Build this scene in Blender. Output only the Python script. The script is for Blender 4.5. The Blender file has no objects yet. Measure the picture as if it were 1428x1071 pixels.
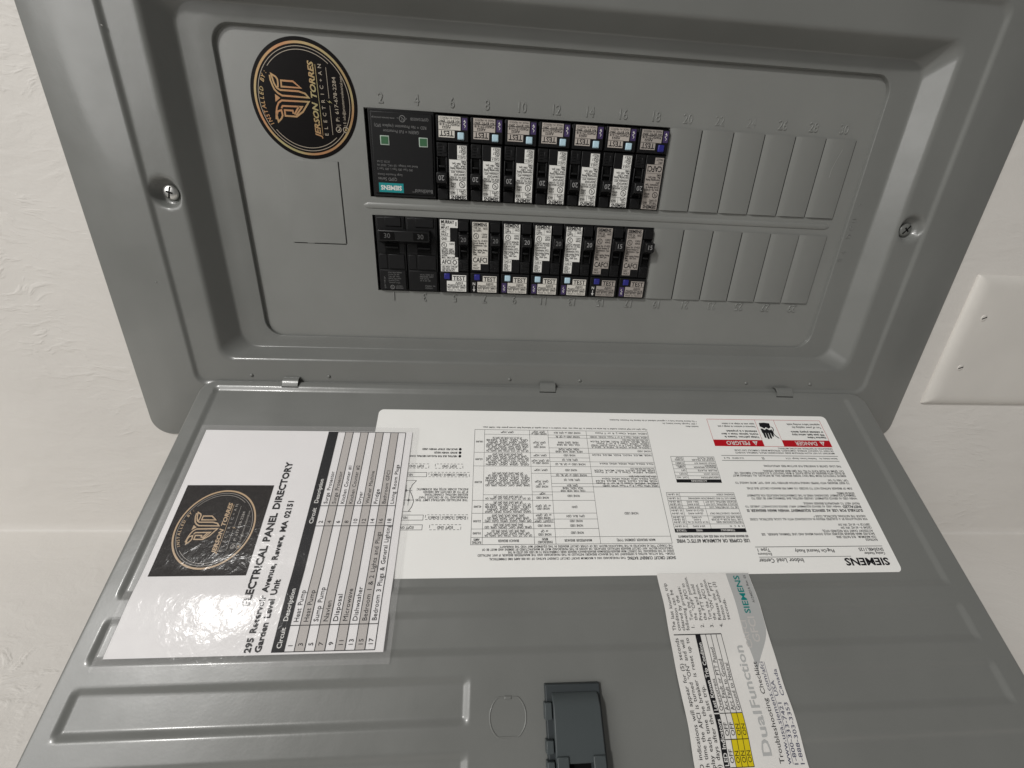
import bpy, bmesh, math, random
from mathutils import Matrix, Vector
random.seed(7)
MM = 0.001
R = math.radians
SC = bpy.context.scene
COL = SC.collection

# ------------------------------------------------------------------ frames
# panel frame: u along the panel's length, v across it, w out of the wall (mm). The panel hangs upright on the wall,
# so u runs down the wall (world -Z), v to the right (world +X), w out into the room (world -Y).
F0 = Matrix(((0, 1, 0, 0), (0, 0, -1, 0), (-1, 0, 0, 1.5), (0, 0, 0, 1)))
def at(u, v, w): return F0 @ Vector((u*MM, v*MM, w*MM))
def frame(u, v, w, rz=0.0): return F0 @ Matrix.Translation((u*MM, v*MM, w*MM)) @ Matrix.Rotation(rz, 4, 'Z')

# ------------------------------------------------------------------ camera, world, lamp, exposure
cam = bpy.data.cameras.new('camera'); cam_o = bpy.data.objects.new('camera', cam); COL.objects.link(cam_o)
CP = Vector((90.467, 39.834, 328.640))
ax = ((0.99731706, 0.03927472, 0.06177521), (0.0152769, -0.93697439, 0.34906389), (0.07159118, -0.34718364, -0.93506054))
m3 = Matrix(((ax[0][0], -ax[1][0], -ax[2][0], CP.x*MM), (ax[0][1], -ax[1][1], -ax[2][1], CP.y*MM),
             (ax[0][2], -ax[1][2], -ax[2][2], CP.z*MM), (0, 0, 0, 1)))
cam_o.matrix_world = F0 @ m3
cam.sensor_fit = 'HORIZONTAL'; cam.sensor_width = 36.0; cam.lens = 523.2066/1428*36.0
cam.clip_start = 0.005; cam.clip_end = 50
SC.camera = cam_o

world = bpy.data.worlds.new('World'); SC.world = world; world.use_nodes = True
bg = world.node_tree.nodes['Background']; bg.inputs[0].default_value = (1.0, 0.985, 0.955, 1); bg.inputs[1].default_value = 0.125

def disk_lamp(u, v, w, size, watts, col, aim=(150, 40, 0)):
    L_ = bpy.data.lights.new('disk_lamp', 'AREA'); L_.shape = 'DISK'; L_.size = size; L_.energy = watts; L_.color = col
    o = bpy.data.objects.new('disk_lamp', L_); COL.objects.link(o)
    p = at(u, v, w); o.matrix_world = Matrix.Translation(p) @ (at(*aim)-p).to_track_quat('-Z', 'Y').to_matrix().to_4x4()
disk_lamp(-1527, 1964, 1658, 0.24, 37.0, (1.0, 0.98, 0.95))       # the ceiling light whose glare shows on the directory sheet
disk_lamp(-2800, 1600, 2600, 2.4, 52.0, (1.0, 0.985, 0.962))       # added unseen fill for room bounce, brightens the wall and dead front

SC.view_settings.view_transform = 'Standard'; SC.view_settings.look = 'None'
SC.view_settings.exposure = 0.16; SC.view_settings.gamma = 1.0; SC.view_settings.use_curve_mapping = False
SC.render.engine = 'CYCLES'
SC.cycles.use_denoising = True
SC.cycles.max_bounces = 8; SC.cycles.transparent_max_bounces = 12
SC.cycles.caustics_reflective = False; SC.cycles.caustics_refractive = False

# ------------------------------------------------------------------ materials
MATS = {}
def material(name, col, rough=0.5, spec=0.5, metal=0.0, bump=None, vary=None, coat=0.0):
    if name in MATS: return MATS[name]
    m = bpy.data.materials.new(name); m.use_nodes = True; nt = m.node_tree
    b = nt.nodes['Principled BSDF']
    b.inputs['Base Color'].default_value = (*col, 1); b.inputs['Roughness'].default_value = rough
    b.inputs['Specular IOR Level'].default_value = spec; b.inputs['Metallic'].default_value = metal
    b.inputs['Coat Weight'].default_value = coat; b.inputs['Coat Roughness'].default_value = 0.12
    tc = nt.nodes.new('ShaderNodeTexCoord')
    if vary:                                  # (scale, amount): slow uneven colour
        n = nt.nodes.new('ShaderNodeTexNoise'); n.inputs['Scale'].default_value = vary[0]; n.inputs['Detail'].default_value = 5
        nt.links.new(tc.outputs['Object'], n.inputs['Vector'])
        r = nt.nodes.new('ShaderNodeMapRange'); r.inputs[1].default_value = 0.3; r.inputs[2].default_value = 0.7
        r.inputs[3].default_value = 1-vary[1]; r.inputs[4].default_value = 1+vary[1]
        nt.links.new(n.outputs['Fac'], r.inputs[0])
        x = nt.nodes.new('ShaderNodeMix'); x.data_type = 'RGBA'; x.blend_type = 'MULTIPLY'; x.inputs[0].default_value = 1
        x.inputs[6].default_value = (*col, 1); nt.links.new(r.outputs[0], x.inputs[7]); nt.links.new(x.outputs[2], b.inputs['Base Color'])
        r2 = nt.nodes.new('ShaderNodeMapRange'); r2.inputs[1].default_value = 0.3; r2.inputs[2].default_value = 0.7
        r2.inputs[3].default_value = rough*0.85; r2.inputs[4].default_value = rough*1.2
        n2 = nt.nodes.new('ShaderNodeTexNoise'); n2.inputs['Scale'].default_value = vary[0]*3.1; n2.inputs['Detail'].default_value = 4
        nt.links.new(tc.outputs['Object'], n2.inputs['Vector']); nt.links.new(n2.outputs['Fac'], r2.inputs[0]); nt.links.new(r2.outputs[0], b.inputs['Roughness'])
    if bump:                                  # list of (scale, distance in metres)
        prev = None
        for sc, dist in bump:
            n = nt.nodes.new('ShaderNodeTexNoise'); n.inputs['Scale'].default_value = sc; n.inputs['Detail'].default_value = 2
            nt.links.new(tc.outputs['Object'], n.inputs['Vector'])
            bp = nt.nodes.new('ShaderNodeBump'); bp.inputs['Strength'].default_value = 1; bp.inputs['Distance'].default_value = dist
            nt.links.new(n.outputs['Fac'], bp.inputs['Height'])
            if prev: nt.links.new(prev.outputs['Normal'], bp.inputs['Normal'])
            prev = bp
        nt.links.new(prev.outputs['Normal'], b.inputs['Normal'])
    MATS[name] = m
    return m

GREY = material('grey_enamel', (0.172, 0.176, 0.167), 0.33, 0.5, coat=0.2, bump=[(620, 0.00003), (60, 0.00014)], vary=(11, 0.06))
DEAD = material('grey_enamel_deadfront', (0.214, 0.218, 0.207), 0.36, 0.5, coat=0.15, bump=[(620, 0.00003), (40, 0.00012)], vary=(11, 0.06))
BLACK = material('black_plastic', (0.007, 0.007, 0.0075), 0.40, 0.28, bump=[(2500, 0.00002)])
BLACK2 = material('black_handle_plastic', (0.009, 0.009, 0.0095), 0.36, 0.32)
VOID = material('box_black', (0.004, 0.004, 0.004), 0.8, 0.1)
PAPER = material('white_label', (0.87, 0.865, 0.84), 0.42, 0.4, vary=(25, 0.012))
SHEET = material('sheet_paper', (0.83, 0.812, 0.815), 0.6, 0.3, vary=(30, 0.012))
STRIP = material('strip_paper', (0.74, 0.725, 0.70), 0.5, 0.35, vary=(40, 0.03))
STRIPG = material('strip_grey', (0.42, 0.425, 0.42), 0.5, 0.35)
PALE = material('pale_ink', (0.44, 0.445, 0.44), 0.5, 0.3)
PALE2 = material('pale_ink_light', (0.52, 0.50, 0.48), 0.5, 0.3)
INK = material('black_ink', (0.012, 0.012, 0.014), 0.55, 0.15)
BLUEINK = material('blue_black_ink', (0.05, 0.055, 0.11), 0.5, 0.3)
RED = material('red_ink', (0.46, 0.006, 0.014), 0.5, 0.2)
WHITEINK = material('white_ink', (0.70, 0.69, 0.67), 0.5, 0.3)
GREYINK = material('grey_ink', (0.18, 0.18, 0.18), 0.5, 0.3)
SHADE = material('row_shade', (0.50, 0.47, 0.45), 0.6, 0.3)
TEAL = material('teal_ink', (0.0, 0.23, 0.24), 0.45, 0.4)
TEALT = material('teal_text', (0.0, 0.19, 0.18), 0.45, 0.4)
YELLOW = material('yellow_ink', (0.66, 0.53, 0.01), 0.5, 0.3)
CREAM = material('breaker_label_cream', (0.66, 0.635, 0.58), 0.45, 0.4)
CREAM_DIM = material('breaker_label_cream_dim', (0.47, 0.425, 0.385), 0.45, 0.4)  # darker cream for test labels: weaker sheen put into the colour
BEIGE = material('breaker_label_beige', (0.37, 0.335, 0.305), 0.45, 0.4)
BRIGHT = material('breaker_label_white', (0.78, 0.775, 0.74), 0.45, 0.4)
PURPLE = material('purple_ink', (0.055, 0.035, 0.11), 0.45, 0.4)
ICE = material('ice_blue_plastic', (0.47, 0.66, 0.76), 0.35, 0.5)
NAVY = material('navy_plastic', (0.022, 0.022, 0.20), 0.35, 0.5)
GREENL = material('green_window', (0.045, 0.13, 0.062), 0.3, 0.5)
GOLD = material('gold_foil', (0.33, 0.25, 0.12), 0.38, 0.5, metal=0.4, vary=(40, 0.12))
def foil(m, c1, c2, sc):
    nt = m.node_tree; b = nt.nodes['Principled BSDF']; n = nt.nodes.new('ShaderNodeTexNoise'); n.inputs['Scale'].default_value = sc; n.inputs['Detail'].default_value = 1
    tc = nt.nodes.new('ShaderNodeTexCoord'); nt.links.new(tc.outputs['Object'], n.inputs['Vector'])
    r = nt.nodes.new('ShaderNodeValToRGB'); r.color_ramp.elements[0].position = 0.38; r.color_ramp.elements[1].position = 0.62
    r.color_ramp.elements[0].color = (*c1, 1); r.color_ramp.elements[1].color = (*c2, 1); nt.links.new(n.outputs['Fac'], r.inputs[0]); nt.links.new(r.outputs[0], b.inputs['Base Color'])
foil(GOLD, (0.36, 0.17, 0.075), (0.31, 0.27, 0.125), 26)  # the foil's view-dependent iridescence, painted into the base colour as noise
GOLD2 = material('gold_print', (0.42, 0.27, 0.13), 0.45, 0.5)
STK = material('sticker_black', (0.005, 0.004, 0.004), 0.32, 0.10)
DIRIMG = material('printed_dark_square', (0.016, 0.013, 0.012), 0.6, 0.15, vary=(300, 0.35))
LATCH = material('latch_plastic', (0.056, 0.067, 0.070), 0.45, 0.45, bump=[(2500, 0.00001)])
LATCH2 = material('latch_plastic_dark', (0.034, 0.041, 0.044), 0.5, 0.4)
STEEL = material('zinc_screw', (0.62, 0.62, 0.60), 0.3, 0.5, metal=0.9)
STEELD = material('painted_screw', (0.19, 0.195, 0.185), 0.32, 0.5, metal=0.35)
PLATE = material('painted_plate', (0.67, 0.645, 0.605), 0.42, 0.5, bump=[(220, 0.00006), (1500, 0.00001)], vary=(20, 0.03))

def wall_material():
    m = bpy.data.materials.new('painted_plaster'); m.use_nodes = True; nt = m.node_tree; b = nt.nodes['Principled BSDF']
    N = nt.nodes.new; Lk = nt.links.new
    b.inputs['Roughness'].default_value = 0.6; b.inputs['Specular IOR Level'].default_value = 0.3
    tc = N('ShaderNodeTexCoord')
    n0 = N('ShaderNodeTexNoise'); n0.inputs['Scale'].default_value = 5; n0.inputs['Detail'].default_value = 6; Lk(tc.outputs['Object'], n0.inputs['Vector'])
    cr = N('ShaderNodeValToRGB'); cr.color_ramp.elements[0].position = 0.3; cr.color_ramp.elements[1].position = 0.7
    cr.color_ramp.elements[0].color = (0.665, 0.640, 0.606, 1); cr.color_ramp.elements[1].color = (0.725, 0.700, 0.664, 1)
    Lk(n0.outputs['Fac'], cr.inputs[0]); Lk(cr.outputs[0], b.inputs['Base Color'])
    # trowel marks: warped stretched noise, only in patches
    wv = N('ShaderNodeTexNoise'); wv.inputs['Scale'].default_value = 14; Lk(tc.outputs['Object'], wv.inputs['Vector'])
    add = N('ShaderNodeMixRGB'); add.blend_type = 'ADD'; add.inputs[0].default_value = 0.055; Lk(tc.outputs['Object'], add.inputs[1]); Lk(wv.outputs['Color'], add.inputs[2])
    mp = N('ShaderNodeMapping'); mp.inputs['Rotation'].default_value = (0, 0, R(18)); mp.inputs['Scale'].default_value = (0.34, 1.25, 1); Lk(add.outputs[0], mp.inputs[0])
    n1 = N('ShaderNodeTexNoise'); n1.inputs['Scale'].default_value = 150; n1.inputs['Detail'].default_value = 3; n1.inputs['Roughness'].default_value = 0.55; Lk(mp.outputs[0], n1.inputs['Vector'])
    rg = N('ShaderNodeMapRange'); rg.interpolation_type = 'SMOOTHSTEP'; rg.inputs[1].default_value = 0.48; rg.inputs[2].default_value = 0.74; Lk(n1.outputs['Fac'], rg.inputs[0])
    pm = N('ShaderNodeTexNoise'); pm.inputs['Scale'].default_value = 9.0; pm.inputs['Detail'].default_value = 2; Lk(tc.outputs['Object'], pm.inputs['Vector'])
    pr = N('ShaderNodeMapRange'); pr.interpolation_type = 'SMOOTHSTEP'; pr.inputs[1].default_value = 0.45; pr.inputs[2].default_value = 0.68; Lk(pm.outputs['Fac'], pr.inputs[0])
    mu = N('ShaderNodeMath'); mu.operation = 'MULTIPLY'; Lk(rg.outputs[0], mu.inputs[0]); Lk(pr.outputs[0], mu.inputs[1])
    b1 = N('ShaderNodeBump'); b1.inputs['Distance'].default_value = 0.0006; b1.inputs['Strength'].default_value = 0.7; Lk(mu.outputs[0], b1.inputs['Height'])
    n2 = N('ShaderNodeTexNoise'); n2.inputs['Scale'].default_value = 40; n2.inputs['Detail'].default_value = 6; Lk(mp.outputs[0], n2.inputs['Vector'])
    b2 = N('ShaderNodeBump'); b2.inputs['Distance'].default_value = 0.0011; Lk(n2.outputs['Fac'], b2.inputs['Height']); Lk(b1.outputs[0], b2.inputs['Normal'])
    n3 = N('ShaderNodeTexNoise'); n3.inputs['Scale'].default_value = 420; n3.inputs['Detail'].default_value = 4; Lk(tc.outputs['Object'], n3.inputs['Vector'])
    b3 = N('ShaderNodeBump'); b3.inputs['Distance'].default_value = 0.00012; Lk(n3.outputs['Fac'], b3.inputs['Height']); Lk(b2.outputs[0], b3.inputs['Normal'])
    Lk(b3.outputs[0], b.inputs['Normal'])
    return m
WALL = wall_material()

def film_material(name='clear_film', haze=0.02):
    m = bpy.data.materials.new(name); m.use_nodes = True; nt = m.node_tree; N = nt.nodes.new; Lk = nt.links.new
    nt.nodes.remove(nt.nodes['Principled BSDF']); out = nt.nodes['Material Output']
    tc = N('ShaderNodeTexCoord')
    n1 = N('ShaderNodeTexNoise'); n1.inputs['Scale'].default_value = 230; n1.inputs['Detail'].default_value = 3; n1.inputs['Distortion'].default_value = 0.6; Lk(tc.outputs['Object'], n1.inputs['Vector'])
    n2 = N('ShaderNodeTexNoise'); n2.inputs['Scale'].default_value = 28; Lk(tc.outputs['Object'], n2.inputs['Vector'])
    b1 = N('ShaderNodeBump'); b1.inputs['Distance'].default_value = 0.00013; Lk(n1.outputs['Fac'], b1.inputs['Height'])
    b2 = N('ShaderNodeBump'); b2.inputs['Distance'].default_value = 0.0006; Lk(n2.outputs['Fac'], b2.inputs['Height']); Lk(b1.outputs[0], b2.inputs['Normal'])
    lw = N('ShaderNodeLayerWeight'); lw.inputs[0].default_value = 0.5; Lk(b2.outputs[0], lw.inputs['Normal'])
    pw = N('ShaderNodeMath'); pw.operation = 'POWER'; pw.inputs[1].default_value = 4.0; Lk(lw.outputs['Facing'], pw.inputs[0])
    fr = N('ShaderNodeMath'); fr.operation = 'MULTIPLY_ADD'; fr.inputs[1].default_value = 0.55; fr.inputs[2].default_value = 0.0065; Lk(pw.outputs[0], fr.inputs[0])
    gl = N('ShaderNodeBsdfGlossy'); gl.inputs['Roughness'].default_value = 0.12; Lk(b2.outputs[0], gl.inputs['Normal'])
    tr = N('ShaderNodeBsdfTransparent'); df = N('ShaderNodeBsdfDiffuse'); df.inputs[0].default_value = (0.75, 0.74, 0.74, 1)
    m1 = N('ShaderNodeMixShader'); m1.inputs[0].default_value = haze; Lk(tr.outputs[0], m1.inputs[1]); Lk(df.outputs[0], m1.inputs[2])
    m2 = N('ShaderNodeMixShader'); Lk(fr.outputs[0], m2.inputs[0]); Lk(m1.outputs[0], m2.inputs[1]); Lk(gl.outputs[0], m2.inputs[2])
    Lk(m2.outputs[0], out.inputs['Surface'])
    return m
FILM = film_material(); FILMEDGE = film_material('fused_film_edge', 0.14)

# ------------------------------------------------------------------ mesh helpers (all input in mm)
class MB:
    def __init__(s): s.v = []; s.f = []
    def add(s, vs, fs):
        o = len(s.v); s.v += [tuple(p) for p in vs]; s.f += [tuple(i+o for i in f) for f in fs]; return s
    def box(s, x0, x1, y0, y1, z0, z1, tx=0, ty=0):      # tx/ty: taper of the top face
        return s.add([(x0, y0, z0), (x1, y0, z0), (x1, y1, z0), (x0, y1, z0), (x0+tx, y0+ty, z1), (x1-tx, y0+ty, z1), (x1-tx, y1-ty, z1), (x0+tx, y1-ty, z1)],
                     [(0, 3, 2, 1), (4, 5, 6, 7), (0, 1, 5, 4), (1, 2, 6, 5), (2, 3, 7, 6), (3, 0, 4, 7)])
    def prism(s, pts, z0, z1, bottom=True):
        n = len(pts)
        fs = [tuple(range(n, 2*n))] + [(i, (i+1) % n, n+(i+1) % n, n+i) for i in range(n)]
        if bottom: fs.append(tuple(range(n-1, -1, -1)))
        return s.add([(x, y, z0) for x, y in pts]+[(x, y, z1) for x, y in pts], fs)
    def loft(s, loops, cap0=False, cap1=False):
        n = len(loops[0]); vs = [p for l in loops for p in l]; fs = []
        for k in range(len(loops)-1):
            for i in range(n):
                j = (i+1) % n; fs.append((k*n+i, k*n+j, (k+1)*n+j, (k+1)*n+i))
        if cap0: fs.append(tuple(range(n-1, -1, -1)))
        if cap1: fs.append(tuple((len(loops)-1)*n+i for i in range(n)))
        return s.add(vs, fs)
    def lathe(s, cx, cy, prof, n=24):
        loops = [[(cx+r*math.cos(2*math.pi*i/n), cy+r*math.sin(2*math.pi*i/n), z) for i in range(n)] for r, z in prof]
        return s.loft(loops, True, True)
def link(name, mesh, mat, parent=None, smooth=False, bevel=0.0, kind=None, auto=None):
    o = bpy.data.objects.new(name, mesh); COL.objects.link(o)
    if not mesh.materials: mesh.materials.append(mat)
    if parent is not None: o.parent = parent
    if smooth: mesh.polygons.foreach_set('use_smooth', [True]*len(mesh.polygons))
    if bevel:
        b = o.modifiers.new('bevel', 'BEVEL'); b.width = bevel*MM; b.segments = 2; b.limit_method = 'ANGLE'; b.angle_limit = R(35); b.harden_normals = False
        mesh.polygons.foreach_set('use_smooth', [True]*len(mesh.polygons))
        if hasattr(mesh, 'set_sharp_from_angle'): mesh.set_sharp_from_angle(angle=R(40))
    if kind: o['kind'] = kind
    return o
def build(name, mb, mat, parent=None, smooth=False, bevel=0.0, kind=None):
    me = bpy.data.meshes.new(name)
    me.from_pydata([(x*MM, y*MM, z*MM) for x, y, z in mb.v], [], mb.f); me.update()
    return link(name, me, mat, parent, smooth, bevel, kind)
def thing(name, M, label, cat, group=None):
    o = bpy.data.objects.new(name, None); COL.objects.link(o); o.empty_display_size = 0.02; o.matrix_world = M
    o['label'] = label; o['category'] = cat
    if group: o['group'] = group
    return o
def copy_tree(o, parent=None):
    c = o.copy(); COL.objects.link(c); c.parent = parent
    for ch in list(o.children): copy_tree(ch, c)
    return c
def rrect(hx, hy, r, z, n=8, cx=0, cy=0, extra=None):
    pts = []
    for k, (sx, sy) in enumerate(((1, 1), (-1, 1), (-1, -1), (1, -1))):
        for i in range(n+1):
            a = math.pi/2*(k+i/n)
            pts.append((cx+sx*(hx-r)+r*math.cos(a), cy+sy*(hy-r)+r*math.sin(a), z))
        if extra and k in (0, 2):        # after corner 0 comes the top edge, after 2 the bottom edge
            pass
        if extra and k in (1, 3):        # the left side follows corner 1, the right side corner 3
            sg = -1 if k == 1 else 1
            for e in extra: pts.append((cx+sg*hx, cy-e*(1 if k == 1 else -1), z))
    return pts
def smoothstep(a, b, x):
    t = max(0.0, min(1.0, (x-a)/(b-a))); return t*t*(3-2*t)

# ------------------------------------------------------------------ print: flat lettering, rules and fills laid on a surface
TEXTS = {}     # (string, bold, shear) -> [verts, faces, width]; filled in one pass
PRINTS = []
class Print:
    def __init__(s, name, mat, parent, fmap, kind='stuff'):
        s.name, s.mat, s.parent, s.fmap, s.kind = name, mat, parent, fmap, kind
        s.items = []; s.mb = MB(); s.heavier = 0; s.grow = 1.0; PRINTS.append(s)
    def text(s, t, x, y, h, w=None, align='L', ang=0.0, bold=0, shear=0.0, sx=1.0):
        bold = bold+s.heavier if bold < 2 else bold; h = h*s.grow
        key = (t, bold, shear); TEXTS.setdefault(key, None); s.items.append((key, x, y, h, w, align, ang, sx)); return s
    def poly(s, pts):
        s.mb.add([s.fmap(x, y) for x, y in pts], [tuple(range(len(pts)))]); return s
    def rect(s, x0, y0, x1, y1, step=None):
        nx = max(1, int(math.ceil(abs(x1-x0)/step))) if step else 1; ny = max(1, int(math.ceil(abs(y1-y0)/step))) if step else 1
        vs = [s.fmap(x0+(x1-x0)*i/nx, y0+(y1-y0)*j/ny) for j in range(ny+1) for i in range(nx+1)]
        s.mb.add(vs, [(j*(nx+1)+i, j*(nx+1)+i+1, (j+1)*(nx+1)+i+1, (j+1)*(nx+1)+i) for j in range(ny) for i in range(nx)]); return s
    def line(s, pts, wd, closed=False, step=None):
        if step:
            q = []
            for a, b in zip(pts, pts[1:]):
                n = max(1, int(math.ceil(math.dist(a, b)/step)))
                q += [(a[0]+(b[0]-a[0])*i/n, a[1]+(b[1]-a[1])*i/n) for i in range(n)]
            pts = q+[pts[-1]]
        n = len(pts); L, Rr = [], []
        for i, p in enumerate(pts):
            a = pts[(i-1) % n] if closed or i > 0 else p; b = pts[(i+1) % n] if closed or i < n-1 else p
            d1 = Vector((p[0]-a[0], p[1]-a[1])); d2 = Vector((b[0]-p[0], b[1]-p[1]))
            if d1.length == 0: d1 = d2
            if d2.length == 0: d2 = d1
            d1.normalize(); d2.normalize(); t = d1+d2
            t = t.normalized() if t.length > 1e-6 else d1
            nrm = Vector((-t.y, t.x)); k = wd/2/max(0.45, nrm.dot(Vector((-d1.y, d1.x))))
            L.append((p[0]+nrm.x*k, p[1]+nrm.y*k)); Rr.append((p[0]-nrm.x*k, p[1]-nrm.y*k))
        vs = [s.fmap(*q) for q in L]+[s.fmap(*q) for q in Rr]
        m = n if closed else n-1
        s.mb.add(vs, [(n+i, n+(i+1) % n, (i+1) % n, i) for i in range(m)]); return s
    def box(s, x0, y0, x1, y1, wd): return s.line([(x0, y0), (x1, y0), (x1, y1), (x0, y1)], wd, True)
    def ring(s, cx, cy, r, wd, a0=0, a1=360, n=64):
        pts = [(cx+r*math.cos(R(a0+(a1-a0)*i/n)), cy+r*math.sin(R(a0+(a1-a0)*i/n))) for i in range(n+(0 if a1-a0 == 360 else 1))]
        return s.line(pts, wd, a1-a0 == 360)
def flush_prints():
    tmp = []
    for i, key in enumerate([('H', 0, 0.0)]+list(TEXTS)):
        t, bold, shear = key
        c = bpy.data.curves.new('tmp_text', 'FONT'); c.body = t; c.resolution_u = 2; c.space_word = 1.45; c.shear = shear; c.offset = 0.016*bold; c.fill_mode = 'FRONT'
        o = bpy.data.objects.new('tmp_text', c); COL.objects.link(o); tmp.append((key, o, c))
    dg = bpy.context.evaluated_depsgraph_get(); cap = None
    for key, o, c in tmp:
        ev = o.evaluated_get(dg); me = ev.to_mesh()
        vs = [(v.co.x, v.co.y) for v in me.vertices]; fs = [tuple(p.vertices) for p in me.polygons]
        ev.to_mesh_clear()
        if cap is None: cap = max(y for x, y in vs); continue
        x0 = min((x for x, y in vs), default=0); x1 = max((x for x, y in vs), default=0)
        TEXTS[key] = ([((x-x0)/cap, y/cap) for x, y in vs], fs, (x1-x0)/cap)
    for key, o, c in tmp: bpy.data.objects.remove(o); bpy.data.curves.remove(c)
    for p in PRINTS:
        for key, x, y, h, w, align, ang, sx in p.items:
            vs, fs, tw = TEXTS[key]
            kx = w/tw if w else h*sx
            W = tw*kx; ox = 0 if align == 'L' else (-W/2 if align == 'C' else -W)
            ca, sa = math.cos(ang), math.sin(ang)
            p.mb.add([p.fmap(x+(ox+a*kx)*ca-b*h*sa, y+(ox+a*kx)*sa+b*h*ca) for a, b in vs], fs)
        if p.mb.v: build(p.name, p.mb, p.mat, p.parent, kind=p.kind)

# ================================================================== SETTING: the two walls
WW = 11.0                                           # wall face
def wallv(u): return -246.0-0.0195*(u-149.5)        # where the side wall meets it
mb = MB(); U0, U1, V1 = -1100, 1500, 1100
xs = [U0+(U1-U0)*i/20 for i in range(21)]
cor = [(0.0, 9.0), (0.3, 1.6), (0.8, 0.8), (1.6, 0.3), (3.0, 0.0)]      # soft inner corner (dv, dw)
HU0, HU1, HV0, HV1 = 149.5-305, 149.5+305, 65-150, 65+150      # the hole the panel's box is set into
xs = sorted(set(xs+[HU0, HU1])); NX = len(xs)
rowf = [lambda u: V1, lambda u: HV1, lambda u: HV0, lambda u: wallv(u)+9.0]
mb.add([(u, f_(u), WW) for f_ in rowf for u in xs], [(j*NX+i, (j+1)*NX+i, (j+1)*NX+i+1, j*NX+i+1) for j in range(3) for i in range(NX-1) if not (j == 1 and xs[i] >= HU0 and xs[i+1] <= HU1)])
o = build('wall', mb, WALL, smooth=True); o.matrix_world = F0; o['kind'] = 'structure'
mb = MB(); rows = [[(u, wallv(u)+c[1], WW+c[0]) for u in xs] for c in cor]+[[(u, wallv(u), WW+1100) for u in xs]]
rows[0] = [(u, wallv(u)+9.0, WW) for u in xs]
mb.add([p for l in rows for p in l], [(k*NX+i, (k+1)*NX+i, (k+1)*NX+i+1, k*NX+i+1) for k in range(len(rows)-1) for i in range(NX-1)])
o = build('side_wall', mb, WALL, smooth=True); o.matrix_world = F0; o['kind'] = 'structure'

# ================================================================== THE PANEL
CU, CV = 149.5, 65.0
panel = thing('electrical_panel', frame(CU, CV, 0), 'grey steel electrical load center recessed in the wall, its door swung open', 'electrical panel')
# --- trim: a pressed frame lofted from rounded rectangles
prof = [(351, 195, 15, 10.6, 0), (351, 195, 15, 12.6, 1.0), (322, 168, 11, 18.2, 9), (299.5, 144.5, 9, 19.4, 1.2), (297, 142, 8, 17.4, 1.0),
        (276.5, 122.2, 10, 16.8, 2.2), (264.5, 114.8, 13, 3.7, 1.3), (244.2, 105.2, 13, 2.7, 0.6), (243.8, 104.8, 12.6, -1.5, 0)]
def fillet(prof, fine=(296, 262)):
    out = []
    for i, p in enumerate(prof):
        if i in (0, len(prof)-1) or p[4] == 0: out.append(p[:4]); continue
        def toward(q):
            d = math.dist((p[0], p[3]), (q[0], q[3])); t = min(0.45, p[4]/max(d, 1e-6)); return [a+(b-a)*t for a, b in zip(p[:4], q[:4])]
        A, B = toward(prof[i-1]), toward(prof[i+1])
        for k in range(6):
            t = k/5; out.append(tuple((1-t)**2*a+2*t*(1-t)*m+t*t*b for a, m, b in zip(A, p[:4], B)))
    res = [out[0]]
    for q in out[1:]:
        a = res[-1]; d = math.dist((a[0], a[3]), (q[0], q[3])); n = max(1, int(math.ceil(d/1.6))) if fine[1]-3 <= min(a[0], q[0]) and max(a[0], q[0]) <= fine[0]+4 else max(1, int(math.ceil(d/12)))
        for k in range(1, n+1): res.append(tuple(x+(y-x)*k/n for x, y in zip(a, q)))
    return res
ex = [-16+1.6*i for i in range(21)]
ex = [-60, -35]+ex+[35, 60]
def dimple(x, y, z):
    d = math.hypot(abs(x)-287.5, y)
    if d < 12: return z-smoothstep(10.5, 6.5, d)*max(0.0, z-11.5)
    return z
loops = []
for hx, hy, r, z in fillet(prof):
    l = rrect(hx, hy, r, z, 8, extra=ex); loops.append([(x, y, dimple(x, y, zz)) for x, y, zz in l])
build('trim_frame', MB().loft(loops), GREY, panel, smooth=True)
# --- dead front sheet with the two breaker openings
P = 25.4
VL0, VL1, VH0, VH1 = 0.0, 57.85, 70.75, 128.6
def du(u): return u-CU
def dv(v): return v-CV
us = [-98, 0, 9*P, 15*P, 397]; vs = [-43, VL0, VL1, VH0, VH1, 173]
mb = MB()
def cell(i, j):
    mb.add([(du(us[i]), dv(vs[j]), 0), (du(us[i+1]), dv(vs[j]), 0), (du(us[i+1]), dv(vs[j+1]), 0), (du(us[i]), dv(vs[j+1]), 0)], [(0, 1, 2, 3)])
for i in range(4):
    for j in range(5):
        if i == 1 and j in (1, 3): continue
        cell(i, j)
for a, b in ((VL0, VL1), (VH0, VH1)):
    x0, x1, y0, y1 = du(0), du(9*P), dv(a), dv(b)
    mb.add([(x0, y0, 0), (x1, y0, 0), (x1, y1, 0), (x0, y1, 0), (x0, y0, -3), (x1, y0, -3), (x1, y1, -3), (x0, y1, -3)], [(0, 4, 5, 1), (1, 5, 6, 2), (2, 6, 7, 3), (3, 7, 4, 0)])
dead = build('dead_front', mb, DEAD, panel)
# inside of the box behind the breakers
mb = MB(); mb.add([(-246, -106, -8), (246, -106, -8), (246, 106, -8), (-246, 106, -8)], [(0, 1, 2, 3)])
build('box_interior', mb, VOID, panel)
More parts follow.
